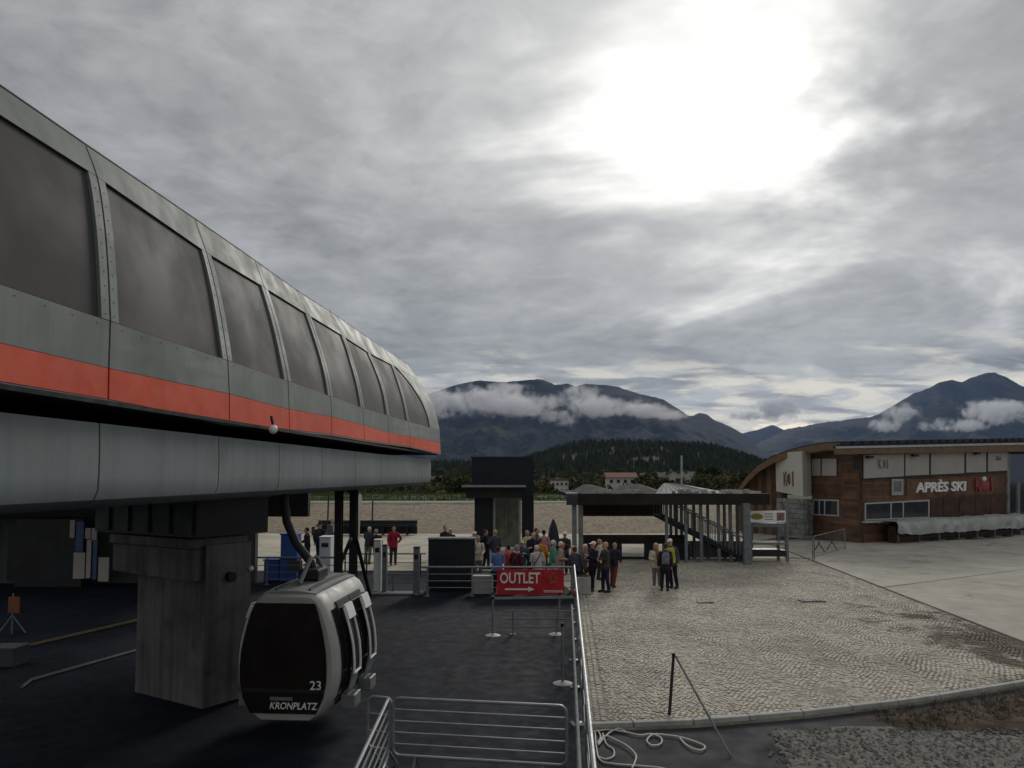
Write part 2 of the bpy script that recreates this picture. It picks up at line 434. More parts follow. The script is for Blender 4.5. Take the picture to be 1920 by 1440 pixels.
mountain('mountain', [(1310, 868), (1360, 838), (1395, 812), (1420, 806), (1450, 796), (1470, 806), (1500, 800), (1560, 815), (1620, 860)], 11500, 2500, 5, mm)
mountain('mountain', [(1330, 890), (1400, 845), (1432, 826), (1470, 808), (1530, 795), (1600, 786), (1632, 782), (1650, 776), (1675, 762), (1700, 747), (1720, 736), (1745, 728), (1765, 716), (1790, 711), (1808, 716), (1830, 706), (1850, 699), (1872, 697), (1895, 708), (1920, 722), (1990, 752), (2100, 770), (2300, 745), (2600, 790)], 7200, 3000, 8, mm)

# ------------------------------------------------------------------ woods and far trees
def cone_tree(b_v, b_f, x, y, z, h, r, n=6):
    for lv, (z0, z1, rr) in enumerate(((.12, .62, 1.), (.42, 1., .66))):
        o = len(b_v); a0 = random.random() * 6
        for k in range(n):
            a = a0 + 2 * math.pi * k / n; q = r * rr * random.uniform(.75, 1.2); b_v.append((x + q * math.cos(a), y + q * math.sin(a), z + h * z0 + random.uniform(-.05, .05) * h))
        b_v.append((x, y, z + h * z1))
        for k in range(n): b_f.append((o + k, o + (k + 1) % n, o + n))
def raw_mesh(name, v, f, m):
    me = bpy.data.meshes.new(name); me.from_pydata(v, [], f); me.materials.append(MT[m]); o = bpy.data.objects.new(name, me); COL.objects.link(o); LOC[o.name] = Vector((0, 0, 0)); return o
v, f = [], []
n = 0
while n < 9000:
    y = random.uniform(560, 1060); k = random.uniform(-.28, .5); x = k * y
    d = float(fbm(np.array([x / 120]), np.array([y / 120]), 31, 3)[0])
    if d < .26 or (y < 640 and d < .40): continue
    z = float(land_h(np.array([x]), np.array([y]))[0]); h = random.uniform(4.5, 10); cone_tree(v, f, x, y, z - 1, h, h * .26); n += 1
stuff(tag(raw_mesh('forest', v, f, 'conifer'), 'dark conifer forest covering the low hill behind the pavilion', 'forest'))
# broadleaf woods of the valley floor (one mass)
def leaf_cloud(n, rad, size, seed):
    rnd = random.Random(seed); v, f = [], []
    lobes = [(Vector((rnd.uniform(-.5, .5), rnd.uniform(-.5, .5), rnd.uniform(-.35, .55))), rnd.uniform(.38, .62)) for _ in range(9)]
    for i in range(n):
        c, lr = rnd.choice(lobes)
        d = Vector((rnd.gauss(0, 1), rnd.gauss(0, 1), rnd.gauss(0, 1))).normalized() * (lr * rnd.uniform(.55, 1.05))
        p = Vector((c + d)); p = Vector((p.x * rad[0], p.y * rad[1], p.z * rad[2]))
        a = Vector((rnd.gauss(0, 1), rnd.gauss(0, 1), rnd.gauss(0, 1))).normalized(); b = a.orthogonal().normalized(); s = size * rnd.uniform(.6, 1.4)
        o = len(v); v += [p + a * s, p + b * s * .6, p - a * s, p - b * s * .6]; f.append([o, o + 1, o + 2, o + 3])
    return v, f
v, f = [], []
protos = [leaf_cloud(70, (1, 1, 1), .3, 50 + i) for i in range(6)]
n = 0
while n < 1700:
    y = 125 * (4.4 ** random.random()); k = random.uniform(-.35, .75); x = k * y
    d = float(fbm(np.array([x / 60]), np.array([y / 60]), 77, 3)[0])
    if d < .43: continue
    z = float(land_h(np.array([x]), np.array([y]))[0]); h = random.uniform(2.0, 4.4); pv, pf = random.choice(protos); o = len(v)
    v += [(x + q.x * h * .8, y + q.y * h * .8, z + h * .8 + q.z * h) for q in pv]; f += [[i + o for i in ff] for ff in pf]; n += 1
stuff(tag(raw_mesh('woodland', v, f, 'leaf_green'), 'loose broadleaf woodland spread over the valley behind the grass bank', 'woodland'))
# single trees and bushes just beyond the bank
crowns = []
for i in range(4):
    pv, pf = leaf_cloud(900, (1, 1, 1), .13, 90 + i); b = MB(); b.add(pv, pf); crowns.append(b.mesh('crown'))
for c in crowns[:2]: c.materials.append(MT['leaf_green'])
for c in crowns[2:]: c.materials.append(MT['leaf_olive'])
TREES = [(604, 914, 92, 2.0), (640, 912, 96, 1.8), (812, 905, 95, 2.2), (832, 893, 112, 2.8), (858, 898, 104, 2.5), (879, 888, 120, 3.2), (1010, 900, 108, 2.2), (1030, 908, 100, 1.8), (1100, 897, 150, 3.2), (1212, 884, 190, 4.0), (1228, 892, 170, 3.2), (1255, 898, 165, 2.8), (1308, 884, 170, 3.4), (1330, 874, 175, 3.8), (1352, 885, 160, 3.2), (1376, 892, 150, 2.8), (1396, 880, 185, 4.2)]
for i, (u, vt, y, r) in enumerate(TREES):
    top = P(u, vt, y); z0 = float(land_h(np.array([top.x]), np.array([y]))[0]); h = max(top.z - z0, r * 1.6)
    side = 'left of the lift tower' if u < 880 else ('between the lift tower and the pavilion' if u < 1060 else 'behind the pavilion roof')
    t = thing('tree', (top.x, y, z0), ('%s %s tree %s' % (('small', 'tall', 'broad')[i % 3], ('dull green', 'autumn olive')[(i % 4) // 2], side)), 'tree', 'trees beyond the grass bank')
    t['label'] = '%s tree %s' % (('dull green', 'dull green', 'olive brown', 'olive brown')[i % 4], ['lowest at the left under the station', 'beside the station columns', 'nearest the white station end', 'second from the station end', 'third from the station end', 'half hidden by the dark lift tower', 'just right of the dark lift tower', 'just left of the flat-roofed far house', 'left of the red-roofed house', 'right of the red-roofed house', 'over the bright roof hood', 'left of the tall pale pole', 'right of the tall pale pole', 'tallest right of the pale pole', 'second to the left of the arched roof', 'nearest the arched roof foot', 'largest, half behind the arched roof'][i])
    cr = bpy.data.objects.new('crown', crowns[i % 4]); COL.objects.link(cr); cr.parent = t; cr.location = (0, 0, max(h - r * .95, r * .9)); cr.scale = (r, r, r * random.uniform(.8, 1.05)); cr.rotation_euler = (0, 0, random.random() * 6)
    b = MB(); b.tube([Vector((0, 0, -.3)), Vector((.1, 0, h * .5)), Vector((-.1, .1, h * .8))], [.09 * r, .06 * r, .02 * r], 6); LOC[t.name] = Vector((0, 0, 0)); b.build('trunk', 'bark', t)
# far houses
def house(name, u0, u1, vb, vt, Y, label, flat=False, floors=1):
    a = P(u0, vb, Y); c = P(u1, vb, Y); top = P(u0, vt, Y).z; w = c.x - a.x; dpt = w * .8; h = top - a.z
    mid = Vector(((a.x + c.x) / 2, Y, a.z - 3)); t = thing(name, mid, label, 'house')
    hw = h * (.95 if flat else .62)
    MB().box((mid.x, Y + dpt / 2, a.z - 1.5 + hw / 2), (w, dpt, hw + 3)).build('wall', 'house_wall', t)
    if flat: MB().box((mid.x, Y + dpt / 2, a.z + hw + h * .07), (w * 1.08, dpt * 1.08, h * .12)).build('roof', 'house_roof', t)
    else:
        e = w * .08
        MB().prism([(a.x - e, Y - e, a.z + hw), (a.x - e, Y + dpt + e, a.z + hw), (a.x - e, Y + dpt / 2, a.z + h)], (w + 2 * e, 0, 0)).build('roof', 'house_roof', t)
    nw = 4
    for fl in range(floors):
        for i in range(nw):
            x = a.x + w * (i + .5) / nw; zz = a.z + hw * (fl + .5) / floors
            MB().box((x, Y, zz), (w * .11, .2, hw * .4 / floors)).build('window', 'window_glass', t)
house('house', 1140, 1192, 910, 886, 230, 'cream house with long red roof standing in the fields above the pavilion roof')
house('house', 1033, 1066, 926, 900, 150, 'flat-roofed two-storey house behind the left end of the pavilion', True, 2)
house('house', 1364, 1384, 914, 893, 210, 'small white house beside the foot of the arched roof', False, 2)
MB().tube([P(1278, 925, 120), P(1278, 854, 120)], .16, 8).build('lamp_mast', 'pale_pole')
tag(bpy.data.objects['lamp_mast'], 'tall pale mast rising behind the pavilion roof', 'mast')

# ------------------------------------------------------------------ near ground
def edge_x(y, off=0.): return .28 + .0712 * y + off
def sheet(name, pts, m, z=None, thick=.3):
    return struct(MB().prism([(p[0], p[1], p[2] if z is None else z) for p in pts], (0, 0, -thick)).build(name, m))
CURB = [(.95, 12.25), (3.05, 12.5), (5.0, 12.96), (7.2, 13.66), (10.2, 14.9), (14.0, 16.7), (20, 19.8)]
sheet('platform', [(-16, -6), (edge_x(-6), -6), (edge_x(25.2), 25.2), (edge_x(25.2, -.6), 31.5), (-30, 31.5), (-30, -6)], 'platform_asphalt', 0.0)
sheet('yard', [(edge_x(-6), -6), (40, -6), (40, 28)] + [(x, y) for x, y in CURB[::-1]] + [(edge_x(12.2), 12.2)], 'asphalt', -.09)
# concrete forecourt slabs
def con_x(y): return 14.0 - .1047 * (35 - y)
court = struct(MB().prism([(con_x(16.6) + .01, 16.6, -.03), (60, 20, -.03), (60, 62, -.03), (con_x(46), 46, -.03)], (0, 0, -.2)).build('forecourt', 'mortar'))
def slab(pts): MB().prism([(x, y, -.029) for x, y in pts], (0, 0, .05)).build('concrete_slab', 'slab', court, bevel=.01)
def jl(x): return 26.7 + (x - 13.4) * .62       # joint line
slab([(con_x(26.6) + .03, 26.65), (21.9, jl(21.9) - .03), (22.6, 22.0), (con_x(17.0) + .03, 17.0)])
slab([(con_x(26.75) + .03, 26.78), (21.9, jl(21.9) + .03), (30, jl(30) + .03), (29.2, 46), (con_x(45) + .03, 45)])
slab([(21.97, jl(21.97) - .03), (22.67, 22.0), (38, 28), (38, jl(38) - .03)])
slab([(30.03, jl(30.03) + .03), (38, jl(38) + .03), (46, 60), (29.3, 46)])
sheet('rear_paving', [(-30, 31.55), (edge_x(25.2, -.57), 31.55), (edge_x(25.3, .02), 25.3), (edge_x(36.2), 36.2), (con_x(36.2) - .02, 36.2), (con_x(46) - .02, 46), (20, 52), (-30, 52)], 'rear_paving', -.012)
# cobbles: real setts laid in segmental arcs
plaza = struct(MB().prism([(edge_x(12.3, .06), 12.3, -.017)] + [(x, y, -.017) for x, y in CURB[1:5]] + [(con_x(16.3) - .02, 16.6, -.017), (con_x(36) - .02, 36, -.017), (edge_x(36, .06), 36, -.017)], (0, 0, -.2)).build('cobbled_plaza', 'mortar'))
def sett_material():
    m = bpy.data.materials.new('granite_sett'); m.use_nodes = True; t = NT(m.node_tree); b = t.n['Principled BSDF']
    g = t.new('ShaderNodeNewGeometry'); oi = t.new('ShaderNodeObjectInfo')
    rnd = t.math('FRACT', t.math('ADD', g.outputs['Random Per Island'], oi.outputs['Random']))
    c = t.ramp(rnd, [(0, (.30, .275, .235)), (.25, (.52, .475, .385)), (.5, (.43, .37, .28)), (.75, (.60, .555, .47)), (1., (.37, .365, .36))], 'LINEAR')
    pos = g.outputs['Position']
    big = t.noise(pos, .45, 7, .65, .8); c = t.mix(t.maprange(big, .42, .66, 0, .5), c, (.19, .175, .15)); big2 = t.noise(pos, 1.7, 6, .7, .5); c = t.mix(t.maprange(big2, .55, .75, 0, .5), c, (.42, .38, .31))
    sp = t.new('ShaderNodeSeparateXYZ'); t.l.new(pos, sp.inputs[0])
    # washed-in soil towards the concrete edge
    dx = t.math('SUBTRACT', sp.outputs[0], 12.0); dy = t.math('MULTIPLY', t.math('SUBTRACT', sp.outputs[1], 17.5), .45)
    rr = t.math('SQRT', t.math('ADD', t.math('MULTIPLY', dx, dx), t.math('MULTIPLY', dy, dy)))
    dn = t.noise(pos, .9, 8, .65, .6)
    mask = t.maprange(t.math('ADD', t.math('MULTIPLY', dn, 3.4), t.math('MULTIPLY', rr, -.32)), .95, 1.4)
    c = t.mix(t.math('MULTIPLY', mask, .85), c, (.060, .043, .027))
    fine = t.noise(pos, 60, 3, .6)
    h = t.new('ShaderNodeHueSaturation'); t.l.new(c, h.inputs['Color']); t.l.new(t.maprange(fine, .3, .7, .8, 1.2), h.inputs['Value'])
    t.l.new(h.outputs[0], b.inputs['Base Color']); b.inputs['Roughness'].default_value = .8; b.inputs['Specular IOR Level'].default_value = .2
    return m
MT['sett'] = sett_material()
def cobbles():
    W, rad, step, pitch = 1.36, 1.05, .09, .095
    half = math.asin(W / 2 / rad); na = int(2 * half * rad / step)
    px, py, ang, sw, sd = [], [], [], [], []
    for c in range(-2, 17):
        for r in range(-20, 285):
            ph = .5 * (r % 2) + random.uniform(-.15, .15)
            for k in range(na + 1):
                a = -half + (k + ph) * 2 * half / na
                if abs(a) > half + .01: continue
                w0_ = .16 * mnoise.noise((c * 7.3, r * .09, 0.)); w1_ = .16 * mnoise.noise(((c + 1) * 7.3, r * .09, 0.)); q_ = .5 + rad * math.sin(a) / W
                x = c * W + rad * math.sin(a) + w0_ * (1 - q_) + w1_ * q_; y = r * pitch - rad * math.cos(a) + (c % 2) * .5 * pitch
                px.append(x); py.append(y); ang.append(-a); sw.append(2 * half * rad / na); sd.append(pitch * math.cos(a))
    px, py, ang, sw, sd = map(np.array, (px, py, ang, sw, sd))
    ca, sa = DV.y, -DV.x
    wx = .45 + px * ca - py * sa * 1.0 + 0; wy = 11.5 + px * sa + py * ca
    wx = .45 + px * DV.y + py * DV.x; wy = 11.5 - px * DV.x + py * DV.y
    ang = ang - math.atan2(DV.x, DV.y)
    # three straight border rows along the railing
    bx, by, ba, bw, bd = [], [], [], [], []
    for i in range(3):
        for k in range(250):
            y = 12.2 + k * .1; bx.append(edge_x(y, .12 + i * .105)); by.append(y); ba.append(-math.atan2(DV.x, DV.y)); bw.append(.1); bd.append(.1)
    keep = wx > edge_x(wy, .43)
    wx, wy, ang, sw, sd = [np.concatenate([a[keep], b]) for a, b in zip((wx, wy, ang, sw, sd), (bx, by, ba, bw, bd))]
    cxs, cys = np.array(CURB).T
    ok = (wy > np.interp(wx, cxs, cys) + .09) & (wy < 36.2) & (wx < con_x(wy) - .06)
    wx, wy, ang, sw, sd = [a[ok] for a in (wx, wy, ang, sw, sd)]
    o = np.argsort(wy); wx, wy, ang, sw, sd = [a[o] for a in (wx, wy, ang, sw, sd)]
    n = len(wx); rng = np.random.default_rng(3)
    ang = ang + rng.normal(0, .085, n); wx = wx + rng.normal(0, .004, n); wy = wy + rng.normal(0, .004, n)
    hw = sw * .5 * rng.uniform(.82, 1.0, n); hd = sd * .5 * rng.uniform(.82, 1.0, n); top = -.006 + rng.normal(0, .0045, n) + (fbm(wx * .5, wy * .5, 5, 3) - .5) * .03
    rise = .012
    for i in range(300):
        pass
    sgn = np.array([(-1, -1), (1, -1), (1, 1), (-1, 1)])
    def verts(i0, i1):
        m = i1 - i0; V = np.zeros((m, 8, 3)); c, s = np.cos(ang[i0:i1]), np.sin(ang[i0:i1])
        for q in range(4):
            for lv, (sc_, dz) in enumerate(((1., -.045), (.84, 0.))):
                lx = sgn[q, 0] * hw[i0:i1] * sc_; ly = sgn[q, 1] * hd[i0:i1] * sc_
                V[:, lv * 4 + q, 0] = wx[i0:i1] + lx * c - ly * s; V[:, lv * 4 + q, 1] = wy[i0:i1] + lx * s + ly * c
                V[:, lv * 4 + q, 2] = top[i0:i1] + dz + (rng.normal(0, .002, m) if lv else 0)
        return V
    F = np.array([(4, 5, 6, 7), (0, 1, 5, 4), (1, 2, 6, 5), (2, 3, 7, 6), (3, 0, 4, 7)])
    N1 = 300
    V = verts(N1, n); me = bpy.data.meshes.new('cobbles')
    me.from_pydata(V.reshape(-1, 3).tolist(), [], (F[None] + 8 * np.arange(n - N1)[:, None, None]).reshape(-1, 4).tolist()); me.materials.append(MT['sett'])
    o = bpy.data.objects.new('cobbles', me); COL.objects.link(o); o.parent = plaza; o.location = -LOC[plaza.name]; stuff(o)
    # nearest ones singly, sharing eight meshes
    protos = []
    for k in range(8):
        b = MB(); r1 = random.Random(k)
        for lv, (s_, z) in enumerate(((1., -.045), (.8, 0.))):
            for q in sgn: b.v.append(Vector((q[0] * .045 * s_ * r1.uniform(.92, 1.05), q[1] * .045 * s_ * r1.uniform(.92, 1.05), z + (r1.uniform(-.003, .003) if lv else 0))))
        b.f = [list(map(int, q)) for q in F]; me = b.mesh('cobble'); me.materials.append(MT['sett']); protos.append(me)
    off = LOC[plaza.name]
    for i in range(N1):
        o = bpy.data.objects.new('cobble', protos[i % 8]); COL.objects.link(o); o.parent = plaza
        o.location = Vector((wx[i], wy[i], top[i])) - off; o.rotation_euler = (0, 0, ang[i]); o.scale = (hw[i] / .045, hd[i] / .045, 1)
cobbles()
# kerb of single stones along the near edge
kerb = struct(MB().prism([(x, y - .13, -.06) for x, y in CURB] + [(x, y - .02, -.06) for x, y in CURB[::-1]], (0, 0, -.1)).build('kerb', 'mortar'))
cxs, cys = np.array(CURB).T
L = np.concatenate([[0], np.cumsum(np.hypot(np.diff(cxs), np.diff(cys)))])
q = 0.
while q < L[-1] - 1:
    a, b = q + .008, q + .992; p0 = Vector((np.interp(a, L, cxs), np.interp(a, L, cys), -.06)); p1 = Vector((np.interp(b, L, cxs), np.interp(b, L, cys), -.06))
    d = (p1 - p0).normalized(); nn = Vector((-d.y, d.x, 0))
    MB().prism([p0 - nn * .10, p1 - nn * .10, p1 + nn * .01, p0 + nn * .01], (0, 0, .085)).build('kerb_stone', 'kerb_stone', kerb, bevel=.012); q += 1.
# soil strip and gravel patch below the kerb
def rough_patch(name, m, poly, z, amp, step=.22, seed=1):
    xs = [p[0] for p in poly]; ys_ = [p[1] for p in poly]
    X, Y = np.meshgrid(np.arange(min(xs), max(xs), step), np.arange(min(ys_), max(ys_), step), indexing='ij')
    inside = np.zeros(X.shape, bool); j = len(poly) - 1
    for i in range(len(poly)):
        xi, yi = poly[i]; xj, yj = poly[j]
        inside ^= ((yi > Y) != (yj > Y)) & (X < (xj - xi) * (Y - yi) / (yj - yi + 1e-9) + xi); j = i
    Z = np.where(inside, z + amp * fbm(X * 2.3, Y * 2.3, seed, 4), z - .05)
    return struct(grid_object(name, X, Y, Z, m))
rough_patch('soil', 'soil', [(5.6, 12.7), (7.6, 13.3), (10.5, 14.4), (16, 16.8), (16, 13.6), (11, 12.6), (8, 12.1)], -.10, .10)
rough_patch('gravel', 'gravel_bed', [(4.1, 12.2), (5.6, 12.5), (8, 12.1), (11, 12.6), (16, 13.6), (30, 13), (30, 4), (2.4, 4)], -.10, .035, .2, 4)
v, f = [], []
for i in range(7000):
    x, y = random.uniform(2.9, 12), random.uniform(7.5, 12.3)
    if x < 4.1 - (12.2 - y) * .25 + random.gauss(0, .08): continue
    s = random.uniform(.015, .04); o = len(v)
    for q in ((1, 0, 0), (-1, 0, 0), (0, 1, 0), (0, -1, 0), (0, 0, .8), (0, 0, -.5)): v.append((x + q[0] * s * random.uniform(.6, 1.2), y + q[1] * s * random.uniform(.6, 1.2), -.075 + q[2] * s))
    f += [(o + a, o + b, o + 4) for a, b in ((0, 2), (2, 1), (1, 3), (3, 0))]
mt('pebble', (.2, .19, .175), .9, 0, .2, 5, island=.5)
stuff(tag(raw_mesh('pebbles', v, f, 'pebble'), 'loose grey pebbles of the gravel patch in the foreground', 'gravel'))
v, f = [], []
for i in range(1500):
    t_ = random.random(); x = 6.2 + t_ * 9; y = np.interp(x, cxs, cys) - random.uniform(.25, 1.3) * (1 + t_ * .4)
    s = random.uniform(.012, .05); o = len(v); a = random.random() * 6
    if i % 3 == 0:      # dry grass blades
        v += [(x - .01, y, -.08), (x + .01, y, -.08), (x + random.uniform(-.05, .05), y + random.uniform(-.05, .05), .02 + random.uniform(0, .1))]; f.append((o, o + 1, o + 2))
    else:
        for q in ((1, 0, 0), (-1, 0, 0), (0, 1, 0), (0, -1, 0), (0, 0, .9)): v.append((x + q[0] * s, y + q[1] * s, -.04 + q[2] * s))
        f += [(o + a_, o + b_, o + 4) for a_, b_ in ((0, 2), (2, 1), (1, 3), (3, 0))]
mt('clod', (.1, .078, .05), .95, 0, .3, 5, island=.6)
stuff(tag(raw_mesh('soil_clods', v, f, 'clod'), 'brown clods and dry stalks on the soil strip below the kerb', 'soil'))
# gravel bank with white coping and grass above
BX0, BX1 = -34, 60
nb = 14
ysb = np.linspace(50.5, 62, 24); xsb = np.linspace(BX0, BX1, 160); Yb, Xb = np.meshgrid(ysb, xsb, indexing='ij')
Zb = -.05 + 1.72 * np.clip((Yb - 51) / 11, 0, 1) ** .9 + (fbm(Xb * .8, Yb * .8, 12, 4) - .5) * .16
struct(grid_object('gravel_bank', Xb, Yb, Zb, 'bank_gravel'))
struct(MB().box((13, 62.2, 1.70), (94, .5, .22)).build('coping', 'white_kerb'))
Yb, Xb = np.meshgrid(np.linspace(62.3, 86, 30), np.linspace(-60, 70, 130), indexing='ij')
Zb = 1.62 + .30 * ss(Yb, 62, 76) - 3.2 * ss(Yb, 78, 86) + (fbm(Xb * .5, Yb * .5, 15, 4) - .5) * .3
struct(grid_object('grass_bank', Xb, Yb, Zb, 'grass'))
v, f = [], []
for i in range(9000):
    x, y = random.uniform(-24, 20), random.uniform(62.6, 80); z = 1.55 + .30 * float(np.clip((y - 62) / 14, 0, 1)); h = random.uniform(.12, .4); o = len(v)
    v += [(x - .05, y, z), (x + .05, y, z), (x + random.uniform(-.1, .1), y, z + h)]; f.append((o, o + 1, o + 2))
mt('blade', (.075, .10, .032), .9, 0, .3, .3, island=.4)
stuff(tag(raw_mesh('grass_blades', v, f, 'blade'), 'rough green grass along the top of the gravel bank', 'grass'))
# drain cover, mat and puddle-dark patches on the cobbles
def flat_cover(name, u, v_, w, d, label, cat, m='rubber'):
    g = G(u, v_); t = thing(name, g, label, cat)
    MB().box(g + Vector((0, 0, .012)), (w, d, .024)).build('frame', 'rubber', t)
    for i in range(6): MB().box(g + Vector((-w * .42 + i * w * .168, 0, .028)), (w * .1, d * .86, .012)).build('grate_bar', m, t)
flat_cover('drain_grate', 1322, 1130, .5, .28, 'small dark drain grate in the middle of the cobbles', 'drain')
flat_cover('drain_grate', 1522, 1127, .75, .42, 'larger dark drain grate near the concrete edge', 'drain')

# ------------------------------------------------------------------ gondola station
ST = thing('gondola_station', S(12, 7, 0), 'long silver gondola station shell with dark windows and a red stripe, along the left', 'cable car station')
SEAM_S = [6.53, 8.89, 10.83, 12.8, 14.9, 17.0, 19.2, 23.85]
SEAMS = [[(203, 748), (204, 690), (207, 600), (203, 510), (196, 420), (183, 335), (160, 272)],
         [(430, 793), (430, 738), (427, 674), (418, 615), (405, 545), (388, 477), (365, 411)],
         [(543, 805), (542, 767), (540, 713), (530, 662), (515, 600), (497, 542), (478, 489)],
         [(622, 814), (622, 781), (620, 742), (613, 702), (600, 655), (579, 593), (556, 545)],
         [(684, 825), (682, 797), (680, 764), (674, 730), (663, 688), (645, 633), (618, 584)],
         [(730, 832), (729, 811), (728, 778), (722, 742), (712, 708), (693, 664), (676, 624)],
         [(769, 837), (769, 818), (765, 789), (760, 760), (751, 727), (737, 687), (716, 651)],
         [(826, 851), (825, 830), (824, 806), (818, 780), (805, 747), (786, 714), (763, 683)]]
PROF = [[PL(u, v, S(s, 0, 0), DV) for u, v in pl] for s, pl in zip(SEAM_S, SEAMS)]
a0 = PROF[0]
for s in (4.13, 1.7): PROF.insert(0, [p - DV * (6.53 - s) for p in a0]); SEAM_S.insert(0, s)
def prof(k, w):
    p = PROF[k]; i = min(int(w), 5); t = w - i
    p0, p1, p2, p3 = p[max(i - 1, 0)], p[i], p[i + 1], p[min(i + 2, 6)]
    if i in (0, 1): return lerp(p1, p2, t)
    if i == 2: p0 = p1 - (p2 - p1)
    return .5 * ((2 * p1) + (p2 - p0) * t + (2 * p0 - 5 * p1 + 4 * p2 - p3) * t * t + (3 * p1 - p0 - 3 * p2 + p3) * t ** 3)
def surf(k, a, w, off=0.): return lerp(prof(k, w), prof(k + 1, w), a) + NV * off
def patch(k, a0, a1, w0, w1, off, thick, nw=8, na=2):
    rows = []
    for i in range(nw + 1):
        w = w0 + (w1 - w0) * i / nw
        A0 = a0(w) if callable(a0) else a0; A1 = a1(w) if callable(a1) else a1
        rows.append([surf(k, A0 + (A1 - A0) * j / na, w, off) for j in range(na + 1)])
    return MB().grid(rows, NV * thick)
NB = len(PROF) - 1
riv = MB()
for k in range(NB):
    ln = SEAM_S[k + 1] - SEAM_S[k]; g = .014 / ln; fr = .13 / ln
    patch(k, g, 1 - g, 0, .985, 0, .05, 1).build('stripe_panel', 'stripe_red', ST)
    patch(k, g, 1 - g, 1.0, 1.97, 0, .05, 2).build('lower_panel', 'silver_panel', ST)
    patch(k, g, 1 - g, 5.06, 6, 0, .05, 4).build('upper_panel', 'silver_panel', ST, smooth=True)
    if k < NB - 1:
        patch(k, g, fr, 1.985, 5.045, 0, .05, 12, 1).build('window_frame', 'silver_panel', ST, smooth=True)
        patch(k, 1 - fr, 1 - g, 1.985, 5.045, 0, .05, 12, 1).build('window_frame', 'silver_panel', ST, smooth=True)
        patch(k, fr + .003, 1 - fr - .003, 2.0, 5.03, .03, .02, 12).build('window_pane', 'tinted_glass', ST, smooth=True)
    else:
        ar = lambda w: float(np.interp(w, [2, 3, 3.6, 4.1, 4.5, 4.8, 5.03], [.66, .645, .60, .52, .41, .29, .13]))
        patch(k, g, fr, 1.985, 5.045, 0, .05, 12, 1).build('window_frame', 'silver_panel', ST, smooth=True)
        patch(k, ar, 1 - g, 1.985, 5.045, 0, .05, 14, 3).build('window_frame', 'silver_panel', ST, smooth=True)
        patch(k, fr + .003, lambda w: ar(w) - .004, 2.0, 5.03, .03, .02, 14).build('window_pane', 'tinted_glass', ST, smooth=True)
    for a in (fr * .5, 1 - fr * .5):
        for w in np.arange(2.1, 5, .29 if k < 5 else .5): riv.box(surf(k, a, w, -.001), (.008, .006, .008), (DV, NV, ZV))
    for j in range(7): riv.box(surf(k, .08 + .84 * j / 6, 1.86, -.001), (.008, .006, .008), (DV, NV, ZV))
stuff(riv.build('rivet', 'dark_metal', ST))
# black backing added inside the shell against light leaks, roof cap, far side
backing = MB()
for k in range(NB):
    backing.grid([[surf(k, a, w, .075) for a in (0, 1)] for w in (0, 1, 2, 3, 4, 5, 6)])
backing.build('leak_backing', 'black_void', ST)
cap = []
for k in range(NB + 1):
    p = PROF[k][6]; top = p.z
    q = p - NV * 0; e = NV
    cap.append([p + e * .0 + ZV * .0, p + e * .5 + ZV * .20, p + e * 1.3 + ZV * .38, p + e * 2.4 + ZV * .46, p + e * 3.5 + ZV * .38, p + e * 4.4 + ZV * .1, p + e * 4.9 - ZV * .5, p + e * 5.3 - ZV * 1.8, p + e * 5.4 - ZV * 2.9])
MB().grid(cap, ZV * -.05).build('roof_cap', 'silver_panel', ST, smooth=True)
rl = MB()
for k in range(NB): rl.tube([PROF[k][6] + NV * .03 + ZV * .015, PROF[k + 1][6] + NV * .03 + ZV * .015], .022, 6)
rl.build('roof_gutter', 'rubber', ST)
e = cap[-1]; MB().prism([PROF[-1][i] for i in range(7)] + e[1:], DV * .06).build('end_wall', 'silver_panel', ST)
e = cap[0]; MB().prism([PROF[0][i] for i in range(7)] + e[1:], DV * -.06).build('end_wall', 'silver_panel', ST)
# trim under the stripe, dark soffit, lower fairing
tr = MB()
for k in range(NB): tr.prism([PROF[k][0] - ZV * .003 + NV * .005, PROF[k][0] - ZV * .003 + NV * .06, PROF[k + 1][0] - ZV * .003 + NV * .06, PROF[k + 1][0] - ZV * .003 + NV * .005], (0, 0, -.025))
tr.build('stripe_trim', 'fairing_panel', ST)
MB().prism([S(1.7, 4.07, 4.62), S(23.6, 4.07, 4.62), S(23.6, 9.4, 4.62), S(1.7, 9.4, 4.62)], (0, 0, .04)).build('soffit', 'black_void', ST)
FS = [1.7, 4.13, 6.53, 8.89, 10.83, 12.8, 14.9, 17.0, 19.2, 21.3, 23.4]
FP = [(4.25, 4.47), (4.24, 4.2), (4.24, 3.98), (4.245, 3.86), (4.28, 3.77), (4.40, 3.70), (4.75, 3.66)]
for k in range(len(FS) - 1):
    MB().grid([[S(s, l, z) for s in (FS[k] + .012, FS[k + 1] - .012)] for l, z in FP], NV * .04).build('fairing_panel', 'fairing_panel', ST, smooth=True)
    MB().grid([[S(s, 14.1 - l, z) for s in (FS[k] + .012, FS[k + 1] - .012)] for l, z in FP], NV * -.04).build('fairing_panel', 'fairing_panel', ST, smooth=True)
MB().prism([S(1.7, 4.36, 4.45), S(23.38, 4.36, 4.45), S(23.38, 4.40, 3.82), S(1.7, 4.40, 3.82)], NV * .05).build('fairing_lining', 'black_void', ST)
MB().prism([S(23.36, l, z) for l, z in FP] + [S(23.36, 9.35, 3.66), S(23.36, 9.8, 4.47)], DV * .04).build('fairing_end', 'fairing_panel', ST)
MB().prism([S(1.7, 4.72, 3.665), S(23.35, 4.72, 3.665), S(23.35, 9.38, 3.665), S(1.7, 9.38, 3.665)], (0, 0, .05)).build('underside', 'dark_metal', ST)
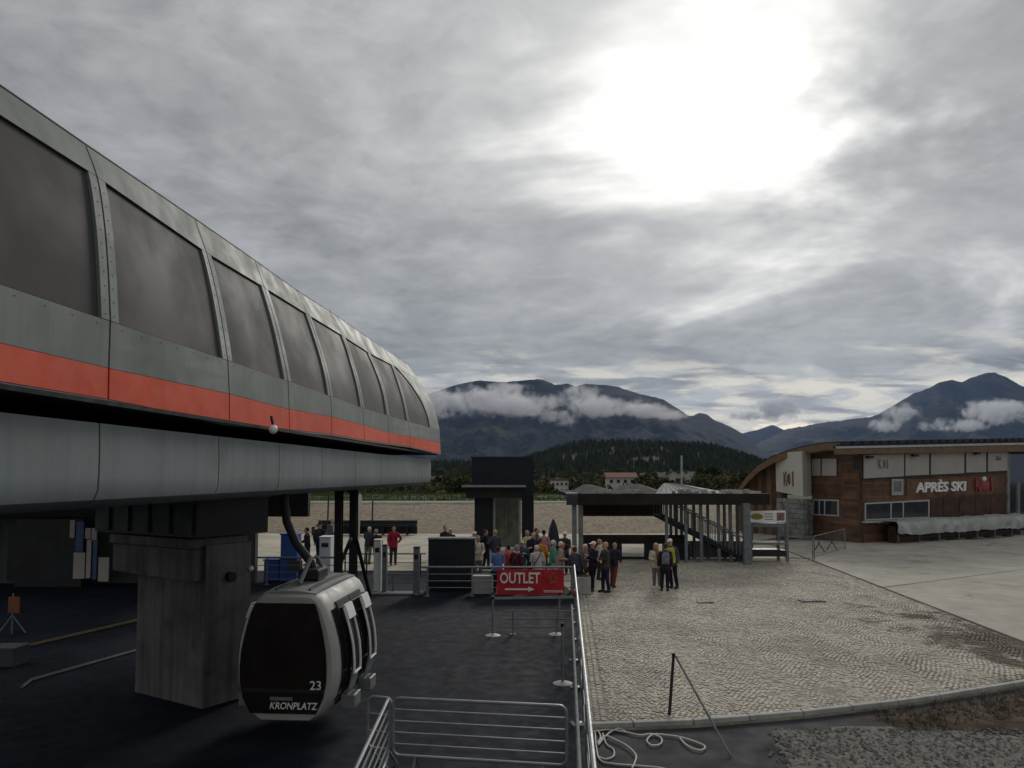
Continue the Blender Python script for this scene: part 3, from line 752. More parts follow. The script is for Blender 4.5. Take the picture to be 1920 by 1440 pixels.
# steel columns under the far end with raking struts
for (u, nm) in ((635, 0), (663, 1)):
    c = P(u, 1000, 22.2); c.z = 0
    b = MB(); b.box(c + Vector((0, -.11, 1.83)), (.21, .03, 3.66)); b.box(c + Vector((0, .11, 1.83)), (.21, .03, 3.66)); b.box(c + Vector((0, 0, 1.83)), (.03, .19, 3.66)); b.box(c + Vector((0, 0, .02)), (.36, .5, .04))
    b.build('column', 'dark_metal', ST)
MB().tube([P(658, 1010, 22.0), G(612, 1120)], .06, 8).build('strut', 'steel', ST)
MB().tube([P(668, 1012, 22.0), G(694, 1118)], .06, 8).build('strut', 'dark_metal', ST)
dl = P(512, 805, 10.15)
t = thing('dome_lamp', dl, 'small white round lamp hanging just under the red stripe of the station', 'lamp')
MB().ball(dl, (.06, .06, .065), 12, 8).build('globe', 'white_paint', t, smooth=True)
MB().tube([dl + Vector((0, 0, .05)), dl + Vector((-.03, 0, .18))], .02, 6).build('bracket', 'dark_metal', t)

# concrete pier carrying the station
PR = thing('concrete_pier', (-5.6, 14, 0), 'massive grey concrete pier under the station beside the cabin', 'pillar')
C_, L_, R_ = Vector((-5.3, 13.0, 0)), Vector((-6.95, 14.0, 0)), Vector((-4.78, 13.75, 0))
Bk = L_ + (R_ - C_)
MB().prism([L_, C_, R_, Bk], (0, 0, 2.32)).build('shaft', 'concrete_pier', PR, bevel=.03)
fdir = (C_ - L_).normalized(); fn = Vector((fdir.y, -fdir.x, 0))
A1 = L_ - fdir * .45 + fn * .22; A2 = C_ - fdir * .06 + fn * .22
MB().prism([A1 + ZV * 2.22, A2 + ZV * 2.16, A2 + ZV * 2.72, A1 + ZV * 2.72], -fn * 1.2).build('capital', 'concrete_pier', PR, bevel=.02)
MB().prism([A1 + fn * .05 - fdir * .05 + ZV * 2.73, A2 + fn * .05 + fdir * .02 + ZV * 2.73, A2 + fn * .05 + fdir * .02 + ZV * 2.9, A1 + fn * .05 - fdir * .05 + ZV * 2.9], -fn * 1.2).build('capital_ledge', 'concrete_pier', PR, bevel=.02)
rd = (R_ - C_).normalized(); rn = Vector((rd.y, -rd.x, 0))
MB().prism([C_ + rn * .03 + ZV * .02, R_ + rn * .03 + ZV * .02, R_ + rn * .03 + ZV * 2.78, C_ + rn * .03 + ZV * 2.78], -rn * .3).build('side_plate', 'concrete_pier', PR)
kc = lerp(C_, R_, .5) + rn * .06 + ZV * 2.2
MB().tube([kc - rn * .05, kc + rn * .08], .085, 14).build('knob', 'rubber', PR)
MB().ball(lerp(C_, R_, .98) + rn * .06 + ZV * 2.3, .05, 8, 6).build('signal_lamp', 'white_paint', PR)
mb = MB()
base = A1 + fn * .12 - fdir * .4
MB().prism([base + ZV * 2.94, base + fdir * 3.0 + ZV * 2.94, base + fdir * 3.0 + ZV * 3.58, base + ZV * 3.58], -fn * 1.5).build('drive_beam', 'dark_metal', PR)
for i in range(5): MB().box(base + fdir * (.3 + i * .6) + fn * .02 + ZV * 3.24, (.42, .05, .5), (fdir, fn, ZV)).build('beam_cover', 'wall_panel', PR)
MB().prism([base + fn * .06 + ZV * 3.585, base + fdir * 3.0 + fn * .06 + ZV * 3.585, base + fdir * 3.0 + fn * .06 + ZV * 3.63, base + fn * .06 + ZV * 3.63], -fn * 1.6).build('beam_flange', 'steel_dull', PR)

# hall behind the station with doors and posters
HB = thing('station_hall', (-16, 27.6, 0), 'dark hall wall with doors, posters and a hanging black valance under the station', 'building')
MB().box((-22.5, 28.0, 2.1), (26, .3, 4.2)).build('wall', 'wall_panel', HB)
MB().box((-14.5, 27.0, 3.45), (14.4, .3, 1.9)).build('valance', 'black_void', HB)
MB().box((-14.5, 26.0, 4.42), (14.4, 5, .12)).build('canopy', 'dark_metal', HB)
for i, x in enumerate((-19.4, -18.2, -17.0, -20.6, -21.8)): MB().box((x, 27.82, 1.15), (.85, .05, 2.1)).build('door', 'dark_metal', HB)
for i, (u0, u1, vt, vb, m) in enumerate(((131, 141, 975, 1008, 'white_board'), (142, 158, 978, 1034, 'poster_blue'), (160, 171, 990, 1010, 'white_board'), (172, 182, 990, 1012, 'white_board'), (137, 160, 1036, 1085, 'white_board'), (161, 172, 1012, 1084, 'white_board'), (173, 183, 1012, 1086, 'poster_blue'), (184, 205, 1045, 1090, 'white_board'))):
    a, c = P(u0, vb, 26.9), P(u1, vt, 26.9)
    MB().box((a + c) / 2, (c.x - a.x, .04, c.z - a.z)).build('poster', m, HB)
MB().box((-16.6, 27.0, 1.2), (2.4, .06, 2.4)).build('display_wall', 'dark_metal', HB)
# dark lane edges and raised boarding floor
b1, b2, b3 = G(-60, 1240), G(255, 1166), G(330, 1142)
MB().tube([b1 + ZV * .03, b2 + ZV * .03, b3 + ZV * .03], .05, 4).build('boarding_edge', mt('dark_yellow', (.13, .11, .05), .9), None); struct(bpy.data.objects['boarding_edge'])  # yellow darkened to a dull olive tone
b1, b2, b3 = G(40, 1292), G(58, 1278), G(262, 1220)
MB().tube([b1 + ZV * .03, b2 + ZV * .03, b3 + ZV * .03], .035, 4).build('lane_edge', 'steel_dull', None); struct(bpy.data.objects['lane_edge'])
bk = G(14, 1246)
tag(MB().box(bk + Vector((0, 0, .2)), (.6, .5, .4)).build('kerb_block', 'wall_panel', None, bevel=.02), 'concrete block at the end of the yellow boarding edge', 'block')
g = G(22, 1188)
t = thing('tripod_sign', g, 'small orange sign on a tripod stand in the dark boarding hall', 'sign')
MB().tube([g, g + ZV * 1.0], .02, 6).build('pole', 'steel_dull', t)
for a in (0, 2.1, 4.2): MB().tube([g + ZV * .45, g + Vector((.35 * math.cos(a), .35 * math.sin(a), .02))], .015, 6).build('leg', 'steel_dull', t)
MB().box(g + Vector((.05, -.03, .72)), (.28, .03, .4)).build('sign_plate', 'orange_plastic', t)

# ------------------------------------------------------------------ gondola cabin
EC = P(537, 1200, 11.2); EC.z = 0
CB = thing('gondola_cabin', EC + DV * 1.0 + ZV * .36, 'silver gondola cabin with dark glass and white ski holders waiting at the platform edge', 'gondola')
PRF = [(.36, .40), (.48, .57), (.72, .71), (.95, .765), (1.15, .77), (1.40, .75), (1.60, .71), (1.76, .67), (1.95, .615), (2.10, .56), (2.22, .49), (2.30, .38)]
ER = -NV
def cpt(t, l, z): return EC + DV * (t + 1.0) * 1.14 + ER * l + ZV * (z if z > 2.36 or z < 1.3 else 1.3 + (z - 1.3) * .93) - ZV * (.07 if z > 2.36 else 0)
def hw(z): return float(np.interp(z, [p[0] for p in PRF], [p[1] for p in PRF]))
def ring(t, s): zc = 1.3; return [cpt(t, w * s, zc + (z - zc) * (.5 + .5 * s)) for z, w in PRF] + [cpt(t, -w * s, zc + (z - zc) * (.5 + .5 * s)) for z, w in PRF[::-1]]
b = MB(); rs = [ring(t, s) for t, s in ((-1, .90), (-.96, .955), (-.88, .99), (-.7, 1), (.7, 1), (.88, .99), (.96, .955), (1, .90))]
o = 0; n = len(rs[0])
for r in rs: b.v += r
for i in range(len(rs) - 1):
    for k in range(n): b.f.append([i * n + k, i * n + (k + 1) % n, (i + 1) * n + (k + 1) % n, (i + 1) * n + k])
b.f.append(list(range(n))); b.f.append([(len(rs) - 1) * n + k for k in range(n)][::-1])
b.build('body', 'cabin_silver', CB, smooth=True)
for sd in (-1, 1):
    t0 = sd * 1.0
    pts = [(z, hw(z) * .86) for z in (.50, .72, .95, 1.15, 1.4, 1.6, 1.76, 1.95, 2.10, 2.16)]
    poly = [cpt(t0, w * (.93 if sd < 0 else 1) + (0), z) for z, w in pts] + [cpt(t0, -w * 1.05, z) for z, w in pts[::-1]]
    ew = MB().prism(poly, DV * sd * .018).build('end_window', 'cabin_glass', CB)
    poly = [cpt(t0, hw(z) * .80, z) for z in (.80, .86)] + [cpt(t0, -hw(z) * .86, z) for z in (.86, .80)]
    MB().prism(poly, DV * sd * .022).build('window_bar', 'rubber', CB)
    if sd < 0: EW = ew
c = cpt(-1.03, .14, .62); put_text('lettering', 'KRONPLATZ', 'letter_white', EW, c, ER, ZV, .10, .72, .01, .004, .2)
c = cpt(-1.03, .46, .92); put_text('cabin_number', '23', 'letter_white', EW, c, ER, ZV, .13, None, .005, .004)
MB().box(cpt(-1.03, -.05, .72), (.34, .008, .05), (ER, DV, ZV)).build('decal', 'letter_grey', EW)
def side_patch(t0, t1, z0, z1, off, th, side=1):
    zs = np.linspace(z0, z1, 9); return MB().grid([[cpt(t, side * (hw(z) + off), z) for t in np.linspace(t0, t1, 3)] for z in zs], ER * side * th)
for side in (1, -1):
    for t0, t1 in ((-.80, -.62), (.62, .80)): side_patch(t0, t1, .62, 2.02, .006, .012, side).build('side_window', 'cabin_glass', CB, smooth=True)
    for t0, t1 in ((-.58, -.015), (.015, .58)):
        d = side_patch(t0, t1, .5, 2.1, .004, .03, side).build('door', 'dark_metal', CB, smooth=True)
        side_patch(t0 + .05, t1 - .05, .78, 2.0, .034, .012, side).build('pane', 'cabin_glass', d, smooth=True)
    for t0 in (-.60, .22):
        rk = MB()
        for tt in (t0, t0 + .30): rk.tube([cpt(tt, side * (hw(z) + .13), z) for z in np.linspace(.98, 2.02, 8)], .02, 6)
        rk.tube([cpt(t0, side * (hw(.98) + .13), .98), cpt(t0 + .30, side * (hw(.98) + .13), .98)], .022, 6)
        rk = rk.build('ski_rack', 'white_paint', CB, smooth=True)
        MB().grid([[cpt(tt, side * (hw(z) + .14), z) for tt in (t0 - .01, t0 + .31)] for z in (1.83, 1.95, 2.06)], ER * side * .03).build('rack_plate', 'white_paint', rk)
        MB().grid([[cpt(tt, side * (hw(z) + .09), z) for tt in (t0 + .02, t0 + .28)] for z in np.linspace(1.0, 1.8, 6)], ER * side * .015).build('rack_pad', 'rubber', rk)
        side_patch(t0, t0 + .3, .66, .95, .09, .02, side).build('rack_panel', 'silver_panel', rk)
        c = cpt(t0 + .15, side * (hw(.6) + .16), .55)
        MB().box(c, (.22, .34, .20), (ER, DV, ZV)).build('ski_basket', 'steel', rk, bevel=.01)
        for q in (-.05, .05): MB().box(c + ER * side * q + ZV * .101, (.05, .28, .012), (ER, DV, ZV)).build('basket_slot', 'rubber', rk)
rf = MB().grid([[cpt(t, l, 2.285 + .03 * (1 - (t / .92) ** 2) - .25 * l * l) for t in np.linspace(-.92, .92, 7)] for l in np.linspace(-.40, .40, 7)], ZV * .05).build('roof', 'steel', CB, smooth=True)
for l in (-.26, .26): MB().tube([cpt(-.8, l, 2.33), cpt(-.4, l, 2.36), cpt(.4, l, 2.36), cpt(.8, l, 2.33)], .025, 6).build('roof_rail', 'rubber', CB)
MB().box(cpt(0, 0, 2.46), (.34, .5, .18), (ER, DV, ZV)).build('hanger_mount', 'dark_metal', CB, bevel=.03)
MB().tube([cpt(0, 0, 2.5), cpt(0, -.03, 2.62), cpt(0, -.30, 2.95), cpt(0, -.46, 3.3), cpt(0, -.5, 3.6), cpt(0, -.5, 4.5)], .07, 10).build('hanger_arm', 'rubber', CB, smooth=True)
for q in (-1, 1): MB().tube([cpt(q * .55, 0, 2.38), cpt(q * .12, 0, 2.72)], .035, 8).build('damper', 'steel_dull', CB)

# ------------------------------------------------------------------ platform railings, gates and stanchions
def railing(label, pts, heights, posts, r=.025, rp=.03, top=None, m='steel', cat='railing', group=None, base=True):
    c = sum((Vector(p) for p in pts), Vector()) / len(pts); c.z = 0
    t = thing('railing', c, label, cat, group)
    for i, h in enumerate(heights):
        rr = (top or r) if i == 0 else r * .6
        MB().tube([Vector(p) + ZV * h for p in pts], rr, 8).build('rail', m, t, smooth=True)
    for p in posts:
        p = Vector(p); b = MB().tube([p, p + ZV * heights[0]], rp, 8)
        if base: b.box(p + ZV * .008, (.14, .14, .016))
        b.build('post', m, t)
    return t
YF = 24.9
def fx(u, y=YF): return (u - CX) / FPX * y
railing('steel railing carrying the red outlet banner in front of the crowd', [(fx(792), YF, 0), (fx(1072), YF, 0)], (.95, .72, .5, .28), [(fx(u), YF, 0) for u in (803, 886, 1071)], top=.035)
# outlet banner
BN = thing('outlet_banner', (fx(993), YF - .06, .1), 'red outlet banner with white lettering and arrow hung on the railing', 'banner')
bz0, bz1 = .06, .88; bx0, bx1 = fx(932), fx(1056)
clo = MB().grid([[Vector((lerp(bx0, bx1, i / 16), YF - .05 - .012 * math.sin(i * 1.3 + j), lerp(bz0, bz1, j / 6))) for i in range(17)] for j in range(7)], (0, .012, 0)).build('cloth', 'banner_red', BN, smooth=True)
XV = Vector((1, 0, 0))
bw = bx1 - bx0; bh = bz1 - bz0
put_text('lettering', 'OUTLET', 'letter_white', BN, (bx0 + bw * .345, YF - .085, bz0 + bh * .67), XV, ZV, bh * .44, bw * .60, .02, .006)
ay = bz0 + bh * .22; ax0, ax1 = bx0 + bw * .12, bx0 + bw * .56
MB().prism([(ax0, YF - .08, ay - .03), (ax1 - .2, YF - .08, ay - .03), (ax1 - .2, YF - .08, ay - .085), (ax1, YF - .08, ay), (ax1 - .2, YF - .08, ay + .085), (ax1 - .2, YF - .08, ay + .03), (ax0, YF - .08, ay + .03)], (0, .01, 0)).build('arrow', 'letter_white', BN)
MB().box((bx0 + bw * .84, YF - .08, bz0 + bh * .13), (bw * .28, .01, .07)).build('white_strip', 'letter_white', BN)
put_text('small_print', 'KRONPLATZ', 'letter_red', BN, (bx0 + bw * .84, YF - .092, bz0 + bh * .13), XV, ZV, .045, bw * .25, .01, .004)
mt('emblem_red', (.42, .06, .05), .6, 0, .1)
em = MB()
for q in range(5):
    a = 2 * math.pi * q / 5 + .3; em.ball((bx0 + bw * .84 + .11 * math.cos(a), YF - .076, bz0 + bh * .62 + .13 * math.sin(a)), (.07, .006, .07), 8, 5)
em.build('emblem', 'emblem_red', BN)
# dark cabinet behind the railing
c0, c1 = P(803, 1010, 26), P(890, 1085, 26)
t = thing('info_cabinet', ((c0.x + c1.x) / 2, 26, 0), 'large blank dark cabinet standing behind the railing left of the crowd', 'cabinet')
MB().box(((c0.x + c1.x) / 2, 26.25, .92), (c1.x - c0.x, .5, 1.7)).build('case', 'lift_cladding', t, bevel=.03)
MB().box(((c0.x + c1.x) / 2, 26.0, .98), ((c1.x - c0.x) * .94, .03, 1.42)).build('door_panel', 'dark_metal', t)
MB().box(((c0.x + c1.x) / 2, 26.25, 1.79), ((c1.x - c0.x) * 1.03, .56, .05)).build('lid', 'steel_dull', t)
MB().box(((c0.x + c1.x) / 2, 26.25, .035), ((c1.x - c0.x) * .9, .4, .07)).build('plinth', 'rubber', t)
cr = P(904, 1092, 25.4)
t = thing('crate', (cr.x, 25.4, 0), 'pale box standing behind the railing left of the red banner', 'box')
MB().box((cr.x, 25.4, .3), (.62, .4, .56)).build('body', 'white_board', t, bevel=.015); MB().box((cr.x, 25.4, .6), (.66, .44, .05)).build('lid', 'window_frame', t)
pl = P(1092, 1097, 25.3)
t = thing('planter', (pl.x, 25.3, 0), 'pale concrete planter box at the right end of the banner railing', 'planter')
MB().box((pl.x, 25.5, .29), (.56, .5, .58)).build('trough', 'kerb_stone', t, bevel=.02); MB().box((pl.x, 25.5, .585), (.46, .4, .05)).build('earth', 'soil', t)
# stanchions
def stanchion(p, h, label, grp='round-footed barrier posts on the platform', tilt=(0, 0)):
    p = Vector(p); t = thing('stanchion', p, label, 'barrier post', grp)
    MB().lathe(p, [(.19, 0), (.19, .012), (.12, .035), (.03, .05)], 20).build('foot', 'white_board', t, smooth=True)
    q = p + Vector((tilt[0], tilt[1], h)); MB().tube([p + ZV * .03, q], .026, 10).build('pole', 'steel_dull', t, smooth=True)
    MB().tube([q - ZV * .02, q + ZV * .05], .036, 10).build('cap', 'rubber', t)
    return t, q
g = G(924, 1192); _, q0 = stanchion(g, .92, 'barrier post with white round foot in the middle of the dark platform')
q1 = Vector((edge_x(g.y, -.06), g.y + .1, .93))
tag(MB().prism([q0 + Vector((0, 0, -.03)), q1 + Vector((0, 0, -.03)), q1 + Vector((0, 0, .03)), q0 + Vector((0, 0, .03))], (0, .006, 0)).build('barrier_belt', 'steel', None), 'grey belt stretched from the middle barrier post to the side railing', 'belt')
g = G(1055, 1282); stanchion(g, 1.1, 'barrier post with round foot nearest the camera beside the side railing')
g = G(1043, 1190); stanchion(g, 1.0, 'barrier post with white foot behind the nearest one, by the side railing', tilt=(.1, .02))
tag(MB().ball(G(1056, 1282) + Vector((.02, .6, 1.2)), (.06, .06, .09), 10, 7).build('warning_lamp', 'orange_plastic', None), 'small orange lamp above the rearmost side barrier post', 'lamp')
o = bpy.data.objects['warning_lamp']; o.location = Vector((edge_x(18.6, -.07), 18.6, 1.0))
# low railing segment
g0, g1 = G(946, 1188), G(1068, 1186)
railing('low three-bar railing behind the grey belt on the platform', [(g0.x, 19.0, 0), (edge_x(19.0, -.08), 19.0, 0)], (.58, .38, .18), [(fx(962, 19.0), 19.0, 0)], r=.03, top=.018, m='steel_dull')
# long side railing
ys_ = np.arange(6.15, 24.9, 2.05)
railing('long steel railing running along the right edge of the dark platform', [(edge_x(4.0), 4.0, 0), (edge_x(24.8), 24.8, 0)], (1.02, .78, .54, .30), [(edge_x(y), y, 0) for y in ys_], top=.03, rp=.028)
railing('second lower handrail just inside the long side railing', [(edge_x(4.0, -.14), 4.0, 0), (edge_x(18, -.14), 18.0, 0)], (.9, .5), [(edge_x(y, -.14), y, 0) for y in ys_[:6]], top=.022, rp=.02, m='steel_dull')
# crowd barriers in the foreground
def barrier(label, a, b_, h=1.09, lo=.36, n=5):
    a = Vector(a); b_ = Vector(b_); d = (b_ - a).normalized(); c = (a + b_) / 2
    t = thing('crowd_barrier', c, label, 'barrier', 'steel crowd barriers in the foreground')
    rr = .09; fp = []
    for (p, z, s0, s1) in ((a, lo, 180, 270), (b_, lo, 270, 360), (b_, h, 0, 90), (a, h, 90, 180)):
        cc = p + d * (rr if p is a else -rr) + ZV * (z + (rr if z == lo else -rr))
        for k in range(5):
            an = R(s0 + (s1 - s0) * k / 4); fp.append(cc + d * math.cos(an) * rr + ZV * math.sin(an) * rr)
    MB().tube(fp + [fp[0]], .021, 8, False).build('frame', 'steel', t, smooth=True)
    for i in range(n - 1):
        z = lo + (h - lo) * (i + 1) / n; MB().tube([a + ZV * z, b_ + ZV * z], .011, 6).build('bar', 'steel', t)
    for p in (a + d * .3, b_ - d * .3):
        nn = Vector((-d.y, d.x, 0)); b2 = MB().tube([p + ZV * lo, p + nn * .28 + ZV * .02], .018, 6); b2.tube([p + ZV * lo, p - nn * .28 + ZV * .02], .018, 6); b2.build('foot', 'steel_dull', t)
    return t
pa, pb = P(738, 1290, 9.95), P(1062, 1312, 9.6); pa.z = pb.z = 0
barrier('wide crowd barrier across the front of the platform', pa, pb)
pc = P(652, 1500, 7.2); pc.z = 0
barrier('crowd barrier turned towards the camera beside the cabin', pa + Vector((-.06, -.03, 0)), pc)
pd = P(640, 1292, 10.6); pd.z = 0
barrier('short low barrier tucked behind the cabin ski baskets', P(690, 1330, 10.4) * 1.0 * Vector((1, 1, 0)) if False else Vector((P(690, 1330, 10.4).x, 10.4, 0)), Vector((P(735, 1330, 10.3).x, 10.3, 0)), .98, .3, 3)
# access gates at the back of the platform
def gate(u, vt, vb, w, m, label, capm='rubber'):
    g = G(u, vb); h = CAMH - (vt - HORIZ) / FPX * g.y
    t = thing('access_post', g, label, 'gate post', 'access gates at the back of the platform')
    MB().box(g + ZV * (h / 2), (w, w * 1.4, h)).build('body', m, t, bevel=.03)
    MB().box(g + ZV * (h + .02), (w * 1.08, w * 1.5, .05)).build('cap', capm, t, bevel=.015)
    MB().box(g + Vector((0, -w * .72, h * .82)), (w * .6, .02, .16)).build('reader', 'dark_metal', t)
    return t, g
gate(708, 1012, 1110, .24, 'white_paint', 'tall white access post beside the red-jacketed person', 'white_paint')
gate(721, 1022, 1112, .16, 'steel_dull', 'slim grey access post touching the tall white one')
gate(781, 1026, 1116, .20, 'steel_dull', 'grey access post with dark cap left of the dark cabinet')
gate(612, 1006, 1082, .44, 'white_paint', 'squat white access box left of the station columns', 'white_paint')
g = G(745, 1112)
tag(MB().box(g + Vector((.05, -.2, .03)), (1.75, .55, .06)).build('gate_plate', 'steel_dull', None, bevel=.01), 'flat grey base plate between the access posts', 'plate')
railing('low railing with turned arms between the access posts', [(fx(728, 25.5), 25.6, 0), (fx(775, 25.5), 25.6, 0)], (.62, .32), [(fx(738, 25.5), 25.6, 0)], r=.03, m='steel_dull')
railing('low railing in front of the blue bins beside the concrete pier', [(fx(486, 27.5), 27.5, 0), (fx(640, 27.5), 27.5, 0)], (.98, .7, .45, .2), [(fx(u, 27.5), 27.5, 0) for u in (505, 567, 632)], top=.035, m='steel_dull')
railing('low dark railing behind the tall white access post', [(fx(640, 30), 30, 0), (fx(800, 30), 30, 0)], (.85, .5), [(fx(u, 30), 30, 0) for u in (650, 690, 790)], r=.025, m='dark_metal')
gb = P(543, 1090, 28.2)
for i, (z0, lb) in enumerate(((.02, 'lower blue plastic bin of the stack beside the pier'), (.92, 'upper blue plastic bin of the stack beside the pier'))):
    t = thing('plastic_bin', (gb.x, 28.3, z0), lb, 'bin', 'blue bins by the pier')
    MB().box((gb.x, 28.3, z0 + .42), (.62, .6, .84)).build('tub', 'blue_plastic', t, bevel=.04); MB().box((gb.x, 28.3, z0 + .86), (.68, .66, .06)).build('rim', 'blue_plastic', t, bevel=.02)
gb2 = P(512, 1090, 28.4)
t = thing('plastic_bin', (gb2.x, 28.5, .02), 'single blue plastic bin on the ground left of the stacked pair', 'bin', 'blue bins by the pier')
MB().box((gb2.x, 28.5, .40), (.60, .6, .76)).build('tub', 'blue_plastic', t, bevel=.04); MB().box((gb2.x, 28.5, .81), (.66, .66, .06)).build('rim', 'blue_plastic', t, bevel=.02)
pn = P(550, 1050, 27.9)
tag(MB().box((pn.x + .1, 27.85, .62), (.5, .04, .42)).build('notice_panel', 'wall_panel', None), 'grey panel leaning in front of the blue bins', 'panel')
# machine block with curved cover behind the cabin
mg = G(600, 1118)
t = thing('cabin_turner', mg, 'dark machine block with rounded cover behind the cabin roof', 'machine')
MB().box(mg + Vector((0, .3, .35)), (1.5, .9, .7)).build('housing', 'dark_metal', t, bevel=.08)
MB().tube([mg + Vector((-.2, -.15, .72)), mg + Vector((-.2, .75, .72))], .26, 14).build('drum', 'rubber', t, smooth=True)
MB().box(mg + Vector((.45, -.16, .6)), (.25, .05, .3)).build('cover_plate', 'steel_dull', t)
MB().ball(mg + Vector((.25, -.2, .62)), (.1, .06, .15), 10, 7).build('warning_flap', 'yellow', t, smooth=True)
# rope, pole and stay in the foreground
def px_path(pts, z): return [G(u, v, z) for u, v in pts]
def smooth_path(p, n=6):
    out = []
    for i in range(len(p) - 1):
        p0, p1, p2, p3 = p[max(i - 1, 0)], p[i], p[i + 1], p[min(i + 2, len(p) - 1)]
        for k in range(n):
            t = k / n; out.append(.5 * ((2 * p1) + (p2 - p0) * t + (2 * p0 - 5 * p1 + 4 * p2 - p3) * t * t + (3 * p1 - p0 - 3 * p2 + p3) * t ** 3))
    return out + [p[-1]]
rp = MB()
for i, pth in enumerate([[(1108, 1345), (1115, 1370), (1118, 1400), (1125, 1425), (1150, 1432), (1200, 1436), (1240, 1440), (1275, 1452)],
            [(1112, 1372), (1140, 1368), (1170, 1372), (1200, 1378), (1222, 1376), (1240, 1384), (1238, 1395), (1222, 1397), (1213, 1388), (1225, 1377), (1250, 1378), (1280, 1383), (1310, 1393), (1322, 1400), (1316, 1406), (1300, 1404), (1285, 1395), (1275, 1384)],
            [(1120, 1392), (1135, 1380), (1150, 1385), (1175, 1398), (1192, 1415), (1190, 1430), (1185, 1440)],
            [(1130, 1375), (1137, 1395), (1150, 1405), (1150, 1418), (1135, 1423), (1120, 1418)], [(1118, 1366), (1126, 1380), (1122, 1396), (1130, 1386), (1145, 1372), (1160, 1366), (1172, 1371)]]):
    rp.tube(smooth_path(px_path(pth, -.07 + .012 * (i % 3))), .013, 6)
tag(rp.build('rope', 'rope', None, smooth=True), 'pale rope lying in loose loops on the asphalt beside the railing', 'rope')
pb_ = G(1254, 1342, -.02); pt = P(1263, 1228, pb_.y)
t = thing('boundary_post', pb_ + ZV * -.06, 'thin dark post leaning at the near kerb of the cobbles', 'post')
MB().tube([pb_ - ZV * .1, pt], [.028, .024], 8).build('pole', 'timber_pole', t); MB().tube([pt - ZV * .02, pt + ZV * .03], .033, 8).build('cap', 'rubber', t)
e_ = G(1370, 1420, -.09)
tag(MB().tube([pt + Vector((.03, -.03, -.02)), e_ + ZV * .02], .017, 8).build('stay_rod', 'steel_dull', None), 'grey rod propped from the dark post down to the asphalt', 'rod')

# ------------------------------------------------------------------ lift tower
LX0, LX1 = (890 - CX) / FPX * 40, (980 - CX) / FPX * 40
LT = thing('lift_tower', ((LX0 + LX1) / 2, 41.2, 0), 'tall dark lift tower with glass front and small canopy behind the crowd', 'lift tower')
MB().box((lerp(LX0, LX1, .21), 41.3, 2.4), ((LX1 - LX0) * .42, 2.6, 4.8)).build('side_wall', 'lift_cladding', LT)
MB().box((LX1 + .28, 41.3, 2.4), (.62, 2.6, 4.8)).build('side_wall', 'lift_cladding', LT)
MB().box(((LX0 + LX1) / 2 + .2, 41.3, 3.85), (LX1 - LX0 + .72, 2.64, 2.1)).build('head', 'lift_cladding', LT, bevel=.02)
for i in range(4): MB().box((LX0 + .35 + i * .77, 39.968, 3.85), (.72, .03, 2.0)).build('cladding_panel', 'lift_cladding', LT)
MB().box(((LX0 + LX1) / 2 + .2, 41.3, 4.93), (LX1 - LX0 + .8, 2.72, .07)).build('roof', 'dark_metal', LT)
gx0, gx1 = (927 - CX) / FPX * 40, (972 - CX) / FPX * 40
MB().box(((gx0 + gx1) / 2, 40.1, 1.45), (gx1 - gx0, .04, 2.6)).build('glass_door', mt('lift_glass', (.12, .125, .10), .15, 0, .5, .8, spec=.6), LT)
for x in (gx0, gx1 + .06): MB().box((x, 40.04, 1.42), (.13, .12, 2.72)).build('door_frame', 'steel', LT)
MB().box(((gx0 + gx1) / 2, 40.06, 1.42), (.05, .06, 2.6)).build('door_frame', 'steel_dull', LT)
cz = CAMH - (912 - HORIZ) / FPX * 38
MB().box((lerp(LX0, LX1, .42), 38.9, cz - .02), (3.2, 2.2, .14)).build('canopy', 'lift_cladding', LT, bevel=.01)
MB().box((lerp(LX0, LX1, .42), 37.78, cz + .02), (3.24, .05, .10)).build('canopy_edge', 'steel', LT)
MB().box((lerp(LX0, LX1, .42), 39.2, cz - .35), (2.9, 1.4, .5)).build('canopy_box', 'dark_metal', LT)

# ------------------------------------------------------------------ pavilion with roof hoods and stair
PY = 34.0
def px(u, y=PY): return (u - CX) / FPX * y
def pz(v, y=PY): return CAMH - (v - HORIZ) / FPX * y
PV = thing('pavilion', (px(1250), PY + 3, 0), 'long flat-roofed dark pavilion with stair and grey roof hoods behind the plaza', 'pavilion')
x0, x1 = px(1066), px(1440)
zt, zb = pz(925), pz(946)
MB().box(((x0 + x1) / 2, PY, (zt + zb) / 2), (x1 - x0, .25, zt - zb)).build('fascia', 'brown_beam', PV)
MB().box(((x0 + x1) / 2, PY + 4.2, zt - .1), (x1 - x0 - .02, 8.1, .14)).build('roof_deck', 'roof_sheet', PV)
MB().box((px(1072), PY - .14, pz(935)), (.52, .06, .55)).build('light_box', 'window_glass', PV)
MB().box((px(1071), PY - .13, pz(924.5)), (.5, .3, .07)).build('light_box_lid', 'pale_pole', PV)
MB().box((px(1163, PY + 8), PY + 8, pz(953, PY + 8)), (px(1240, PY + 8) - px(1085, PY + 8), .1, .85)).build('rear_valance', 'brown_beam', PV)
